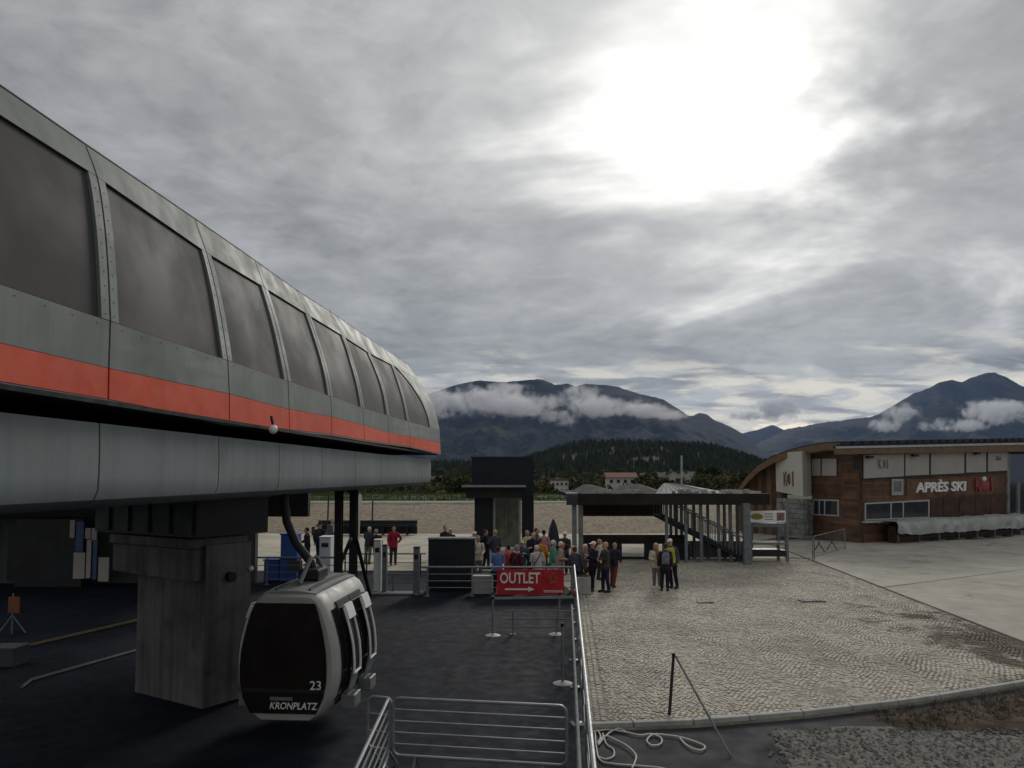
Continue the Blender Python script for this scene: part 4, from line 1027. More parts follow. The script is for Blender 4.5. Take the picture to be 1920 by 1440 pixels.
def hood(ul, ur, up, vpk, y0, y1, m, label=None):
    zl = zt - .02; a = Vector((px(ul, y0), y0, zl)); b_ = Vector((px(ur, y0), y0, zl)); c = Vector((px(ur, y1), y1, zl)); d = Vector((px(ul, y1), y1, zl))
    ym = (y0 + y1) / 2; wd = b_.x - a.x; r0 = Vector((px(up, ym) - wd * .12, ym, pz(vpk, ym))); r1 = r0 + Vector((wd * .2, 0, 0))
    h = MB(); h.add([a, b_, c, d, r0, r1], [[0, 1, 5, 4], [1, 2, 5], [2, 3, 4, 5], [3, 0, 4], [3, 2, 1, 0]]); o = h.build('roof_hood', m, PV)
    if label: o['label'] = label
    if m != 'roof_bright': return
    rb = MB()
    for i in range(9):
        t = (i + .5) / 9; p = lerp(a, b_, t); q = lerp(r0, r1, t); rb.tube([p + ZV * .0, q + ZV * .0], .022, 4)
    rb.build('seam', m, o)
hood(1072, 1150, 1102, 908, PY + .6, PY + 6.5, 'roof_sheet')
hood(1138, 1240, 1190, 907, PY + .4, PY + 6.0, 'roof_sheet')
hood(1228, 1352, 1258, 906, PY + .3, PY + 5.0, 'roof_bright', 'pale ribbed roof hood, brighter than the others')
hood(1345, 1425, 1362, 917, PY + .6, PY + 5.5, 'roof_sheet')
mt('debris', (.35, .34, .33), .8, 0, .3)
rb = MB()
for i in range(26):
    x = random.uniform(x0 + .3, x1 - .8); s = random.uniform(.06, .2); rb.box((x, PY + random.uniform(.05, .35), zt + s / 2), (s * 1.4, .1, s))
stuff(rb.build('roof_ballast', 'debris', PV))
for u in (1077, 1089):
    MB().box((px(u), PY + .25, zb / 2), (.2, .2, zb)).build('post', 'steel_dull', PV)
for u in (1248, 1284, 1312, 1345, 1367): MB().box((px(u, PY + .5), PY + .5, zb / 2), (.13, .13, zb)).build('post', 'steel_dull', PV)
for u in (1256, 1266, 1276, 1299, 1325, 1356, 1380): MB().box((px(u, PY + 2), PY + 2, zb / 2), (.12, .12, zb)).build('post', 'steel_dull', PV)
MB().box((px(1397, PY - .4), PY - .4, 1.36), (.3, .26, 2.72)).build('corner_post', 'steel_dull', PV)
# parapet with openings
PYp = PY + 1.6
zpt = pz(1003, PYp)
MB().box((px(1186, PYp), PYp, zpt - .18), (px(1284, PYp) - px(1092, PYp), .2, .42)).build('parapet_rail', 'brown_beam', PV)
for ua, ub in ((1100, 1122), (1136, 1164), (1206, 1232), (1240, 1290)):
    MB().box((px((ua + ub) / 2, PYp), PYp, (zpt - .4) / 2), (px(ub, PYp) - px(ua, PYp), .16, zpt - .39)).build('parapet_panel', 'lift_cladding', PV)
MB().box((px(1185, PYp + .1), PYp + .14, .08), (px(1215, PYp) - px(1160, PYp), .2, .14)).build('sill', 'dark_metal', PV)
# stair rising to the left
sb, stp = Vector((px(1398, PY + .2), PY + .2, .05)), Vector((px(1236, PY + .9), PY + .9, pz(966, PY + .9)))
for dy in (0, 1.6):
    o_ = Vector((0, dy, 0)); MB().prism([sb + o_ + ZV * -.05, stp + o_ + ZV * -.12, stp + o_ + ZV * .14, sb + o_ + ZV * .22], (0, .06, 0)).build('stringer', 'lift_cladding', PV)
    MB().tube([sb + o_ + ZV * 1.0, stp + o_ + ZV * .95], .035, 8).build('handrail', 'steel' if dy else 'steel_dull', PV)
    for i in range(25):
        p = lerp(sb, stp, i / 24) + o_; MB().tube([p + ZV * .1, p + ZV * .98], .022, 5).build('baluster', 'steel_dull', PV)
for i in range(13):
    p = lerp(sb, stp, (i + .5) / 13); MB().box(p + Vector((0, .83, .08)), (.34, 1.55, .05)).build('stair_tread', 'steel_dull', PV)
MB().box((px(1335, PY + 2.2), PY + 2.2, .42), (3.4, .06, .8)).build('stair_infill', mt('frosted_glass', (.2, .21, .2), .3, 0, .2), PV)

# ------------------------------------------------------------------ ticket stand right of the stair
TS = thing('ticket_stand', (px(1436, 34.6), 34.6, 0), 'grey stand with white advertising board and shelves right of the stair', 'stand')
for u, y in ((1404, 34.6), (1472, 34.6), (1455, 35.6), (1404, 35.6)): MB().box((px(u, y), y, 1.22), (.11, .11, 2.44)).build('post', 'steel_dull', TS)
sx0, sx1 = px(1403, 34.5), px(1470, 34.5)
sbd = MB().box(((sx0 + sx1) / 2, 34.5, pz(968, 34.5)), (sx1 - sx0, .05, .52)).build('sign_board', 'white_paint', TS)
ym = 34.47; zc = pz(968, 34.5)
b = MB(); b.ball((lerp(sx0, sx1, .20), ym, zc), (.30, .012, .15), 14, 6); b.build('yellow_logo', 'yellow', sbd, smooth=True)
for k in range(4): MB().box((lerp(sx0, sx1, .20) - .16 + .1 * k, ym - .015, zc), (.045, .008, .11)).build('logo_mark', 'letter_grey', sbd)
for k in range(3): MB().box((lerp(sx0, sx1, .53), ym, zc + .12 - k * .12), (.40, .01, .045)).build('text_line', 'steel', sbd)
MB().box((lerp(sx0, sx1, .86), ym, zc), (.36, .012, .36)).build('dark_logo', 'letter_grey', sbd)
MB().prism([(lerp(sx0, sx1, .80), ym - .012, zc - .12), (lerp(sx0, sx1, .87), ym - .012, zc - .12), (lerp(sx0, sx1, .92), ym - .012, zc + .12), (lerp(sx0, sx1, .85), ym - .012, zc + .12)], (0, -.01, 0)).build('logo_mark', 'letter_red', sbd)
for v_, h, d in ((984, .16, .9), (1018, .10, 1.0), (1036, .28, 1.0)): MB().box(((sx0 + sx1) / 2, 35.05, pz(v_, 34.6)), (sx1 - sx0 + .05, d, h)).build('shelf', 'steel_dull' if h < .2 else 'dark_metal', TS)
def mesh_fence(label, a, b_, h, n, rail=(0.12, 1.)):
    a, b_ = Vector(a), Vector(b_); t = thing('wire_fence', (a + b_) / 2, label, 'fence')
    for z in rail: MB().tube([a + ZV * h * z, b_ + ZV * h * z], .02, 6).build('rail', 'steel_dull', t)
    for p in (a, b_): MB().tube([p, p + ZV * h], .025, 6).build('post', 'steel_dull', t)
    m = MB()
    for i in range(n): p = lerp(a, b_, (i + .5) / n); m.tube([p + ZV * h * rail[0], p + ZV * h], .007, 4)
    stuff(m.build('wire', 'steel_dull', t))
mesh_fence('wire fence panel right of the ticket stand', (px(1474, 35), 35, 0), (px(1519, 35), 35, 0), 1.1, 22)
mesh_fence('wire fence panel under the white board, behind the shelves', (px(1408, 36.4), 36.4, 0), (px(1468, 36.4), 36.4, 0), 1.5, 30)
mesh_fence('last wire fence panel leading to the wooden building', (px(1522, 35.2), 35.2, .02), (px(1580, 40), 40, .02), 1.1, 24)
for i, (u, v_) in enumerate(((1536, 1036), (1560, 1033))):
    g = G(u, v_); t = thing('trestle', g, ('nearer ' if i == 0 else 'farther ') + 'small dark trestle on the concrete by the wire fence', 'trestle', 'small trestles by the fence')
    for sx_ in (-1, 1): MB().tube([g + Vector((sx_ * .3, 0, 0)), g + Vector((sx_ * .04, 0, .42))], .025, 6).build('leg', 'dark_metal', t)
    MB().tube([g + Vector((0, 0, .4)), g + Vector((0, 0, .55))], .04, 6).build('head', 'dark_metal', t)

# ------------------------------------------------------------------ wooden après-ski building
AB, AC = Vector((G(1612, 1019).x, G(1612, 1019).y, 0)), Vector((G(1920, 998).x, G(1920, 998).y, 0))
AE = (AC - AB).normalized(); AN = Vector((AE.y, -AE.x, 0))           # outward normal (towards plaza)
def F(u, v, off=0.): return PL(u, v, AB + AN * off, AN)
AL = Vector(((1520 - CX) / FPX * 47.5, 47.5, 0)); LE = (AB - AL).normalized(); LN = Vector((LE.y, -LE.x, 0))
def FL(u, v, off=0.): return PL(u, v, AB + LN * off, LN)
AP = thing('ski_bar_building', lerp(AB, AC, .4) - AN * 4, 'two-storey brown timber bar building with arched roof on the right', 'building')
def boards(name, p0, p1, z0, z1, nrm, m, h=.17):
    b = MB(); n = int((z1 - z0) / h); d = p1 - p0
    for i in range(n):
        z = z0 + i * h; k = 3
        for j in range(k):
            a = p0 + d * (j / k) + d.normalized() * .004; c = p0 + d * ((j + 1) / k) - d.normalized() * .004
            b.prism([a + ZV * (z + .008), c + ZV * (z + .008), c + ZV * (z + h - .006), a + ZV * (z + h - .006)], -nrm * (.03 + .008 * ((i * 7 + j * 3) % 3)))
    return b.build(name, m, AP)
AX = AC + AE * 6
MB().prism([AB - AN * .08, AX - AN * .08, AX - AN * .08 + ZV * 6.0, AB - AN * .08 + ZV * 5.45], Vector((.34, .94, 0)) * 7).build('wall', 'wood_dark', AP)
MB().prism([AL - LN * .08, AB - LN * .08, AB - LN * .08 + ZV * 5.45, AL - LN * .08 + ZV * 5.3], -LN * .25).build('wall', 'wood_dark', AP)
stuff(boards('siding_board', AB, AX, .02, 5.4, AN, 'wood_siding'))
stuff(boards('siding_board', AL, AB - LE * .01, .02, 5.35, LN, 'wood_siding'))
def fquad(name, u0, u1, vtl, vtr, vbl, vbr, m, off, th, parent=AP, FF=F, bevel=0., N=None):
    q = [FF(u0, vbl, off), FF(u1, vbr, off), FF(u1, vtr, off), FF(u0, vtl, off)]
    return MB().prism(q, -(N or AN) * th).build(name, m, parent, bevel=bevel)
# arched roof sweeping down on the left, then straight eaves
arc = [(1384, 917), (1398, 896), (1420, 874), (1445, 858), (1475, 846), (1505, 838), (1540, 832), (1575, 829)]
yA = [51.5, 51, 50.2, 49.3, 48.2, 47, 45.4, 43.9]
top = [P(u, v, y) for (u, v), y in zip(arc, yA)]
for a in range(len(top) - 1):
    p, q = top[a], top[a + 1]; bk = Vector((.62, 1, 0)) * 9
    MB().prism([p + ZV * -.42 * (1 if a else .8), q - ZV * .45, q, p], bk).build('roof_arch_segment', 'wood_fascia', AP)
    MB().prism([p + ZV * .005, q + ZV * .005, q + ZV * .06, p + ZV * .06], bk).build('roof_covering', 'roof_sheet', AP)
r0, r1 = F(1570, 829, .55), F(1960, 824, .55)
MB().prism([F(1572, 852, .5), F(1960, 846, .5), F(1960, 833, .5), F(1572, 841, .5)], -AN * .3).build('fascia', 'wood_fascia', AP)
MB().prism([F(1570, 841, .56), F(1960, 833, .56), F(1960, 829, .56), F(1570, 837, .56)], -AN * .1).build('gutter', 'pale_pole', AP)
MB().prism([F(1570, 838, .5), F(1960, 830, .5), F(1960, 826, .5), F(1570, 834, .5)], Vector((.3, .95, 0)) * 8).build('roof_plate', 'roof_sheet', AP)
hv = MB()
for i in range(26): p = lerp(F(1585, 834, -.3), F(1950, 826, -.3), i / 25); hv.box(p + ZV * .1, (.5, .3, .2), (AE, AN, ZV))
stuff(hv.build('roof_fitting', 'dark_metal', AP))
# gable wall under the arch (planked, dark)
ga = [P(u, v + 9, y + .8) for (u, v), y in zip(arc, yA)]
gb_ = [Vector((p.x, p.y, 0)) for p in ga]
for i in range(4):
    p0, p1, t0_, t1_ = gb_[i], gb_[i + 1], ga[i], ga[i + 1]
    for k in range(3):
        a, c = lerp(p0, p1, k / 3 + .01), lerp(p0, p1, (k + 1) / 3 - .01)
        MB().prism([a, c, Vector((c.x, c.y, lerp(t0_, t1_, (k + 1) / 3).z)), Vector((a.x, a.y, lerp(t0_, t1_, k / 3).z))], (0, .06, 0)).build('gable_plank', 'wood_dark' if (i + k) % 2 else 'wood_siding', AP)
# white bay and stone pillar at the corner
b1_, b2_, b3_ = Vector((P(1455, 900, 49.5).x, 49.5, 0)), Vector((P(1505, 900, 46.6).x, 46.6, 0)), Vector((P(1521, 900, 47.2).x, 47.2, 0))
zz = lambda v, p: CAMH - (v - HORIZ) / FPX * p.y
BY = MB().prism([b1_ + ZV * zz(921, b1_), b2_ + ZV * zz(930, b2_), b3_ + ZV * zz(929, b3_), b1_ + (b3_ - b2_) + ZV * zz(921, b1_)], ZV * 0.01)
bt = MB(); q = [b1_, b2_, b3_, b1_ + (b3_ - b2_)]; lo = [zz(921, b1_), zz(931, b2_), zz(931, b2_), zz(921, b1_)]; hi = [zz(850, b1_), zz(846, b2_), zz(846, b2_), zz(850, b1_)]
bt.add([p + ZV * z for p, z in zip(q, lo)] + [p + ZV * z for p, z in zip(q, hi)], [[0, 1, 2, 3], [7, 6, 5, 4], [0, 4, 5, 1], [1, 5, 6, 2], [2, 6, 7, 3], [3, 7, 4, 0]])
BY = bt.build('bay', 'cream_board', AP)
d = (b2_ - b1_).normalized(); nn = Vector((d.y, -d.x, 0)); c = lerp(b1_, b2_, .5) + nn * .02 + ZV * zz(898, lerp(b1_, b2_, .5))
put_text('lettering', 'K', 'wood_fascia', BY, c - d * .36, d, ZV, .95, .40, .0, .02); put_text('lettering', 'I', 'wood_fascia', BY, c + d * .45, d, ZV, .95, .12, .0, .02)
MB().ball(c + d * .10, (.2, .03, .36), 12, 8).build('letter_emblem', 'wood_fascia', BY)
pb = [p * 1 for p in q]; cn = (q[0] + q[1] + q[2] + q[3]) / 4
st = MB(); random.seed(5)
for cidx, (p0, p1) in enumerate(((b1_, b2_), (b2_, b3_))):
    for r_ in range(8):
        nblk = 4 if cidx == 0 else 2
        for k in range(nblk):
            a, c2 = lerp(p0, p1, k / nblk + .004), lerp(p0, p1, (k + 1) / nblk - .004); z0 = r_ * .31; n2 = (p1 - p0).normalized(); n2 = Vector((n2.y, -n2.x, 0)); pr = random.uniform(0, .03)
            MB().prism([a + n2 * pr + ZV * (z0 + .01), c2 + n2 * pr + ZV * (z0 + .01), c2 + n2 * pr + ZV * (z0 + .30), a + n2 * pr + ZV * (z0 + .30)], -n2 * .3).build('stone_block', 'stone_cladding', AP)
# upper white boards with flood lamps
BO = [(1620, 1695, 853, 851, 897, 893), (1698, 1742, 851, 850, 892, 890), (1746, 1808, 850, 848, 890, 887), (1812, 1849, 848, 847, 886, 885), (1853, 1889, 847, 846, 884, 882)]
for i, (u0, u1, a, b_, c, d_) in enumerate(BO):
    o = fquad('white_board', u0, u1, a, b_, c, d_, 'white_board', .14, .05)
    fquad('board_back', u0 - 2.5, u1 + 2.5, a - 1, b_ - 1, c + 3, d_ + 3, 'dark_metal', .085, .05)
    if i == 0:
        cc = F(1657, 870, .16)
        put_text('lettering', 'K', 'letter_grey', o, cc - AE * .34, AE, ZV, .55, .32, 0, .015); put_text('lettering', 'I', 'letter_grey', o, cc + AE * .36, AE, ZV, .55, .1, 0, .015); MB().ball(cc, (.14, .02, .25), 10, 7).build('letter_emblem', 'letter_grey', o)
    if i == 4: put_text('lettering', 'Ski', 'poster_blue', o, F(1872, 859, .16), AE, ZV, .3, .7, 0, .01, .3)
for u, v in ((1631, 857), (1716, 854), (1832, 850)):
    p = F(u, v, .3); MB().box(p, (.5, .18, .14), (AE, AN, ZV)).build('floodlight', 'rubber', AP)
for (u0, u1) in ((1522, 1538), (1541, 1568)):
    w = fquad('shutter', u0, u1, 860, 860, 892, 892, 'white_board', .10, .05, AP, FL, N=LN)
fquad('dark_wall_patch', 1600, 1616, 855, 855, 880, 884, 'lift_cladding', .01, .03)  # flat dark panel set on the facade near the corner
# the sign
SG = fquad('sign_ground', 1700, 1880, 899, 893, 929, 925, 'wood_siding', .05, .04)
p0, p1 = F(1716, 912, .12), F(1811, 909, .12); rd = (p1 - p0).normalized()
put_text('lettering', 'APRÈS SKI', 'letter_white', SG, (p0 + p1) / 2, rd, ZV, .78, (p1 - p0).length, .025, .05, .12)
pk = F(1846, 908, .12)
put_text('lettering', 'K', 'letter_red', SG, pk - rd * .78, rd, ZV, .95, .5, 0, .04); put_text('lettering', 'I', 'letter_red', SG, pk + rd * .82, rd, ZV, .95, .14, 0, .04)
MB().ball(pk + ZV * -.12, (.36, .06, .34), 14, 8).build('round_emblem', 'letter_red', SG, smooth=True); MB().ball(pk + ZV * .36, (.15, .06, .16), 10, 7).build('emblem_cap', 'letter_white', SG, smooth=True)
o = fquad('framed_board', 1673, 1694, 898, 898, 929, 928, 'white_board', .12, .07); fquad('board_print', 1676.5, 1690.5, 902, 902, 922, 921.5, 'steel_dull', .135, .014, o)
# windows
def window(u0, u1, a, b_, c, d_, splits, FF=F, N=AN, hh=1.8):
    w = fquad('window', u0, u1, a, b_, c, d_, 'window_frame', .06, .08, AP, FF, N=N)
    e = [u0 + 2.4] + splits + [u1 - 2.4]
    for i in range(len(e) - 1):
        g0, g1 = e[i] + (1.3 if i else 0), e[i + 1] - (1.3 if i < len(e) - 2 else 0); t0_, t1_ = (g0 - u0) / (u1 - u0), (g1 - u0) / (u1 - u0)
        fquad('pane', g0, g1, lerp(a, b_, t0_) + 2.6, lerp(a, b_, t1_) + 2.6, lerp(c, d_, t0_) - 2.6, lerp(c, d_, t1_) - 2.6, 'window_glass', .072, .02, w, FF, N=N)
window(1622, 1743, 943, 937, 976, 971, [1671, 1694])
window(1524, 1572, 936, 937, 966, 968, [1536, 1546], FL, LN)
fquad('window_sill', 1622, 1746, 977.5, 972.5, 981, 976, 'pale_pole', .25, .3)
fquad('bar_opening', 1745, 1889, 934, 926, 974, 966, 'wood_dark', .035, .06)
for u in (1769, 1800, 1830, 1858): fquad('opening_post', u, u + 2, 932.5, 931.5, 972, 971, 'wood_dark', .06, .06)
fquad('dark_entrance', 1893, 1960, 852, 850, 999, 996, 'window_glass', .05, .05)
fquad('entrance_post', 1908, 1913, 905, 905, 997, 997, 'steel_dull', .5, .1)
fquad('corner_board', 1889, 1894, 850, 850, 1000, 1000, 'stone_cladding', .12, .15)
# covered outdoor bar
CV = thing('covered_bar', lerp(AB, AC, .5) + AN * 1.2, 'long outdoor bar counter under a pale grey tarpaulin in front of the timber building', 'bar counter')
n = 90; rows = []
prof_ = [(.25, 1.15), (.55, 1.36), (1.0, 1.34), (1.42, 1.26), (1.52, .98), (1.48, .7), (1.5, .52)]
pA, pB = F(1640, 1010, 0), F(1889, 995, 0)
for i in range(n + 1):
    t = i / n; base_ = lerp(Vector((pA.x, pA.y, 0)), Vector((pB.x, pB.y, 0)), t); taper = 1 - .55 * max(0, 1 - t * 7)
    rows.append([base_ + AN * (o_ + .16 * mnoise.noise((i * .23, j * .5, 3.1))) + ZV * (z + .10 * mnoise.noise((i * .11, .3, 8.)) + .07 * mnoise.noise((i * .42, j * .6, 1.7)) - (.0 if j else 0) + (1 - taper) * .28 * (j - 1) / 5 * (1 if j > 2 else 0)) for j, (o_, z) in enumerate(prof_)])
MB().grid(rows, ZV * -.02).build('tarpaulin', 'tarpaulin', CV, smooth=True)
for t in (.02, .16, .30, .44, .58, .72, .86, .97):
    p = lerp(Vector((pA.x, pA.y, 0)), Vector((pB.x, pB.y, 0)), t) + AN * 1.3
    MB().box(p + ZV * .25, (.08, .08, .5)).build('leg', 'wood_fascia' if t < .2 else 'steel_dull', CV)
    if .1 < t < .95: MB().box(p + AN * .05 + ZV * .04, (.7, .35, .08), (AE, AN, ZV)).build('foot_plate', 'steel_dull', CV)
MB().box(lerp(Vector((pA.x, pA.y, 0)), Vector((pB.x, pB.y, 0)), .5) + AN * .8 + ZV * .5, ((pB - pA).length * .94, .5, .95), (AE, AN, ZV)).build('counter', 'wood_dark', CV)
MB().box(lerp(Vector((pA.x, pA.y, 0)), Vector((pB.x, pB.y, 0)), .5) + AN * 1.3 + ZV * .32, ((pB - pA).length * .95, .05, .06), (AE, AN, ZV)).build('foot_rail', 'dark_metal', CV)

# ------------------------------------------------------------------ bits on the rear plaza
t = thing('long_bench', (px(690, 50), 50, 0), 'long dark bench at the foot of the gravel bank behind the platform', 'bench')
MB().box((px(690, 50), 50, .62), (px(770, 50) - px(585, 50), .6, .16)).build('seat', 'lift_cladding', t); MB().box((px(690, 50), 50.25, .5), (px(770, 50) - px(585, 50), .08, .9)).build('backrest', 'dark_metal', t)
for u in (590, 630, 675, 720, 765): MB().box((px(u, 50), 50, .28), (.12, .5, .55)).build('leg', 'dark_metal', t)
for i, (u, vt, vb, y, m, lb) in enumerate(((616, 930, 998, 48, 'dark_metal', 'thin dark pole left of the station columns'), (675, 925, 1010, 47, 'cream_board', 'pale pole with furled flag just right of the station columns'), (699, 938, 990, 50, 'dark_metal', 'thin dark pole on the bank right of the pale flag pole'))):
    a, c = Vector((px(u, y), y, 0)), P(u, vt, y); t = thing('flag_pole', a, lb, 'pole', 'poles on the rear plaza')
    MB().tube([a, c], .05, 8).build('pole', m, t)
    if i == 1: MB().tube([c - ZV * 1.6, c - ZV * .8, c - ZV * .1], [.05, .16, .09], 8).build('furled_flag', 'cream_board', t)
up = Vector((px(1037, 33), 33, 0)); t = thing('closed_parasol', up, 'closed dark parasol standing in the crowd left of the pavilion', 'parasol')
MB().tube([up, up + ZV * 2.05], .03, 8).build('pole', 'steel_dull', t)
MB().tube([up + ZV * .62, up + ZV * .75, up + ZV * 1.2, up + ZV * 1.7, up + ZV * 2.0, up + ZV * 2.06], [.27, .32, .27, .17, .06, .02], 10).build('canopy', 'lift_cladding', t, smooth=True)
MB().lathe(up, [(.35, 0), (.35, .06), (.05, .1)], 16).build('base', 'rubber', t)

# ------------------------------------------------------------------ people
def remeshed(b, name, vox, smooth=4):
    me0 = b.mesh('tmp'); o = bpy.data.objects.new('tmp', me0); COL.objects.link(o)
    r = o.modifiers.new('r', 'REMESH'); r.mode = 'VOXEL'; r.voxel_size = vox
    s = o.modifiers.new('s', 'SMOOTH'); s.iterations = smooth; s.factor = .5
    dg = bpy.context.evaluated_depsgraph_get(); me = bpy.data.meshes.new_from_object(o.evaluated_get(dg)); me.name = name
    bpy.data.objects.remove(o); bpy.data.meshes.remove(me0); me.shade_smooth()
    return me
def eloft(b, rings, n=14):
    o = len(b.v)
    for c, rx, ry in rings:
        for k in range(n):
            a = 2 * math.pi * k / n; b.v.append(Vector(c) + Vector((rx * math.cos(a), ry * math.sin(a), 0)))
    for i in range(len(rings) - 1):
        for k in range(n): q = o + i * n; b.f.append([q + k, q + (k + 1) % n, q + n + (k + 1) % n, q + n + k])
    b.f.append([o + k for k in range(n)][::-1]); b.f.append([o + (len(rings) - 1) * n + k for k in range(n)])
def hand(b, w, d, side):
    """palm and five fingers, curling along d from the wrist w"""
    d = d.normalized(); a = Vector((0, -1, 0)); a = (a - d * a.dot(d)).normalized(); c = d.cross(a) * side   # a: across the palm, c: curl direction
    b.tube([w, w + d * .045, w + d * .085], [.024, .034, .036], 8)
    for i, (ln, sp) in enumerate(((.065, .03), (.075, .011), (.07, -.010), (.055, -.029))):
        p0 = w + d * .075 + a * sp; p1 = p0 + d * ln * .55 - c * .006; p2 = p1 + d * ln * .4 - c * .022; p3 = p2 + d * ln * .15 - c * .02
        b.tube([p0, p1, p2, p3], [.0115, .0105, .0095, .0085], 6)
    t0 = w + d * .03 + a * .026; b.tube([t0, t0 + a * .032 + d * .022, t0 + a * .042 + d * .055 - c * .014], [.0145, .013, .010], 6)
POSES = {  # elbow and wrist (left x>0), (right), leg offsets
    'down': (((.235, .03, 1.13), (.245, -.05, .88)), ((-.235, .03, 1.13), (-.245, -.05, .88)), (0, .0)),
    'front': (((.235, .0, 1.14), (.10, -.24, 1.08)), ((-.235, .0, 1.14), (-.10, -.25, 1.12)), (.05, -.03)),
    'raised': (((.25, -.08, 1.20), (.12, -.20, 1.46)), ((-.235, .04, 1.13), (-.25, -.06, .89)), (.03, .04)),
    'akimbo': (((.34, .05, 1.16), (.20, -.07, 1.02)), ((-.235, .04, 1.13), (-.22, -.10, .90)), (-.04, .08)),
    'phone': (((.23, -.06, 1.13), (.07, -.26, 1.26)), ((-.24, .03, 1.13), (-.09, -.22, 1.18)), (.10, -.02)),
    'folded': (((.25, -.06, 1.16), (-.10, -.20, 1.16)), ((-.25, -.06, 1.16), (.10, -.22, 1.12)), (-.02, .10)),
    'stride': (((.23, .10, 1.15), (.26, .02, .92)), ((-.235, -.03, 1.14), (-.20, -.22, 1.0)), (.14, -.16)),
}
def person_meshes(pose):
    (el, wl), (er, wr), (lo, ro) = POSES[pose]
    el, wl, er, wr = map(Vector, (el, wl, er, wr)); sl, sr = Vector((.175, .01, 1.405)), Vector((-.175, .01, 1.405))
    hl, hr = Vector((.085, 0, .90)), Vector((-.085, 0, .90)); kl, kr = Vector((.095, -.02 - lo * .5, .49)), Vector((-.095, -.02 - ro * .5, .49)); al, ar = Vector((.105, .03 - lo, .085)), Vector((-.105, .03 - ro, .085))
    out = {}
    b = MB()
    eloft(b, [((0, 0, .82), .13, .10), ((0, 0, .92), .165, .115), ((0, .005, 1.05), .145, .10), ((0, .0, 1.2), .155, .11), ((0, .0, 1.34), .17, .115), ((0, .01, 1.42), .14, .085), ((0, .012, 1.46), .07, .06), ((0, .0, 1.53), .056, .058)])
    eloft(b, [((0, -.01, 1.50), .045, .05), ((0, -.025, 1.535), .055, .068), ((0, -.02, 1.58), .069, .086), ((0, -.012, 1.63), .075, .094), ((0, -.008, 1.68), .073, .092), ((0, -.004, 1.72), .05, .065), ((0, 0, 1.735), .02, .03)], 14)
    b.ball((0, -.112, 1.605), (.014, .02, .022), 8, 6); b.ball((0, -.100, 1.562), (.026, .012, .009), 8, 5); b.ball((0, -.09, 1.527), (.026, .018, .016), 8, 5)
    for s in (-1, 1): b.ball((s * .078, .0, 1.612), (.012, .022, .032), 8, 6); b.ball((s * .032, -.095, 1.645), (.024, .012, .008), 8, 5)
    for s_, e_, w_, sd in ((sl, el, wl, 1), (sr, er, wr, -1)):
        b.tube([s_ - Vector((.05 * sd, 0, 0)), s_, lerp(s_, e_, .5), e_, lerp(e_, w_, .35), w_], [.05, .056, .048, .039, .041, .025], 10); hand(b, w_, w_ - e_, sd)
    for h_, k_, a_ in ((hl, kl, al), (hr, kr, ar)):
        b.tube([h_ + ZV * .03, lerp(h_, k_, .3), k_, lerp(k_, a_, .35), a_ - ZV * .03], [.088, .084, .057, .056, .038], 12)
        b.tube([a_ + Vector((0, .04, -.045)), a_ + Vector((0, -.06, -.05)), a_ + Vector((0, -.17, -.058))], [.036, .038, .026], 10)
    out['body'] = remeshed(b, 'body', .0085, 2)
    b = MB()
    eloft(b, [((0, .0, .80), .185, .145), ((0, 0, .95), .185, .14), ((0, .005, 1.08), .172, .128), ((0, .0, 1.2), .182, .138), ((0, .0, 1.34), .196, .14), ((0, .01, 1.43), .15, .10), ((0, .014, 1.475), .085, .08), ((0, .01, 1.50), .075, .075)])
    for s_, e_, w_, sd in ((sl, el, wl, 1), (sr, er, wr, -1)): b.tube([s_ - Vector((.06 * sd, 0, .01)), s_, lerp(s_, e_, .5), e_, lerp(e_, w_, .4), lerp(e_, w_, .97)], [.07, .078, .069, .06, .056, .045], 10)
    out['jacket'] = remeshed(b, 'jacket', .016, 3)
    b = MB()
    eloft(b, [((0, .0, 1.22), .16, .12), ((0, .0, 1.3), .205, .15), ((0, .0, 1.4), .19, .14), ((0, .012, 1.45), .12, .10)]); eloft(b, [((0, 0, .90), .195, .15), ((0, .005, 1.08), .182, .137), ((0, .0, 1.25), .195, .147), ((0, .0, 1.38), .208, .15)])
    out['vest'] = remeshed(b, 'vest', .018, 3)
    b = MB(); eloft(b, [((0, 0, .78), .14, .12), ((0, 0, .92), .175, .13), ((0, 0, .99), .165, .122)])
    for h_, k_, a_ in ((hl, kl, al), (hr, kr, ar)): b.tube([h_, lerp(h_, k_, .3), k_, lerp(k_, a_, .4), a_ - ZV * .0], [.10, .096, .073, .068, .062], 12)
    out['trousers'] = remeshed(b, 'trousers', .016, 3)
    b = MB()
    for a_ in (al, ar):
        b.tube([a_ + Vector((0, .05, -.043)), a_ + Vector((0, -.05, -.042)), a_ + Vector((0, -.15, -.05)), a_ + Vector((0, -.19, -.055))], [.044, .048, .042, .026], 10); b.box(a_ + Vector((0, -.07, -.075)), (.085, .27, .02))
    out['shoe'] = remeshed(b, 'shoe', .011, 2)
    return out
PM = {k: person_meshes(k) for k in POSES}
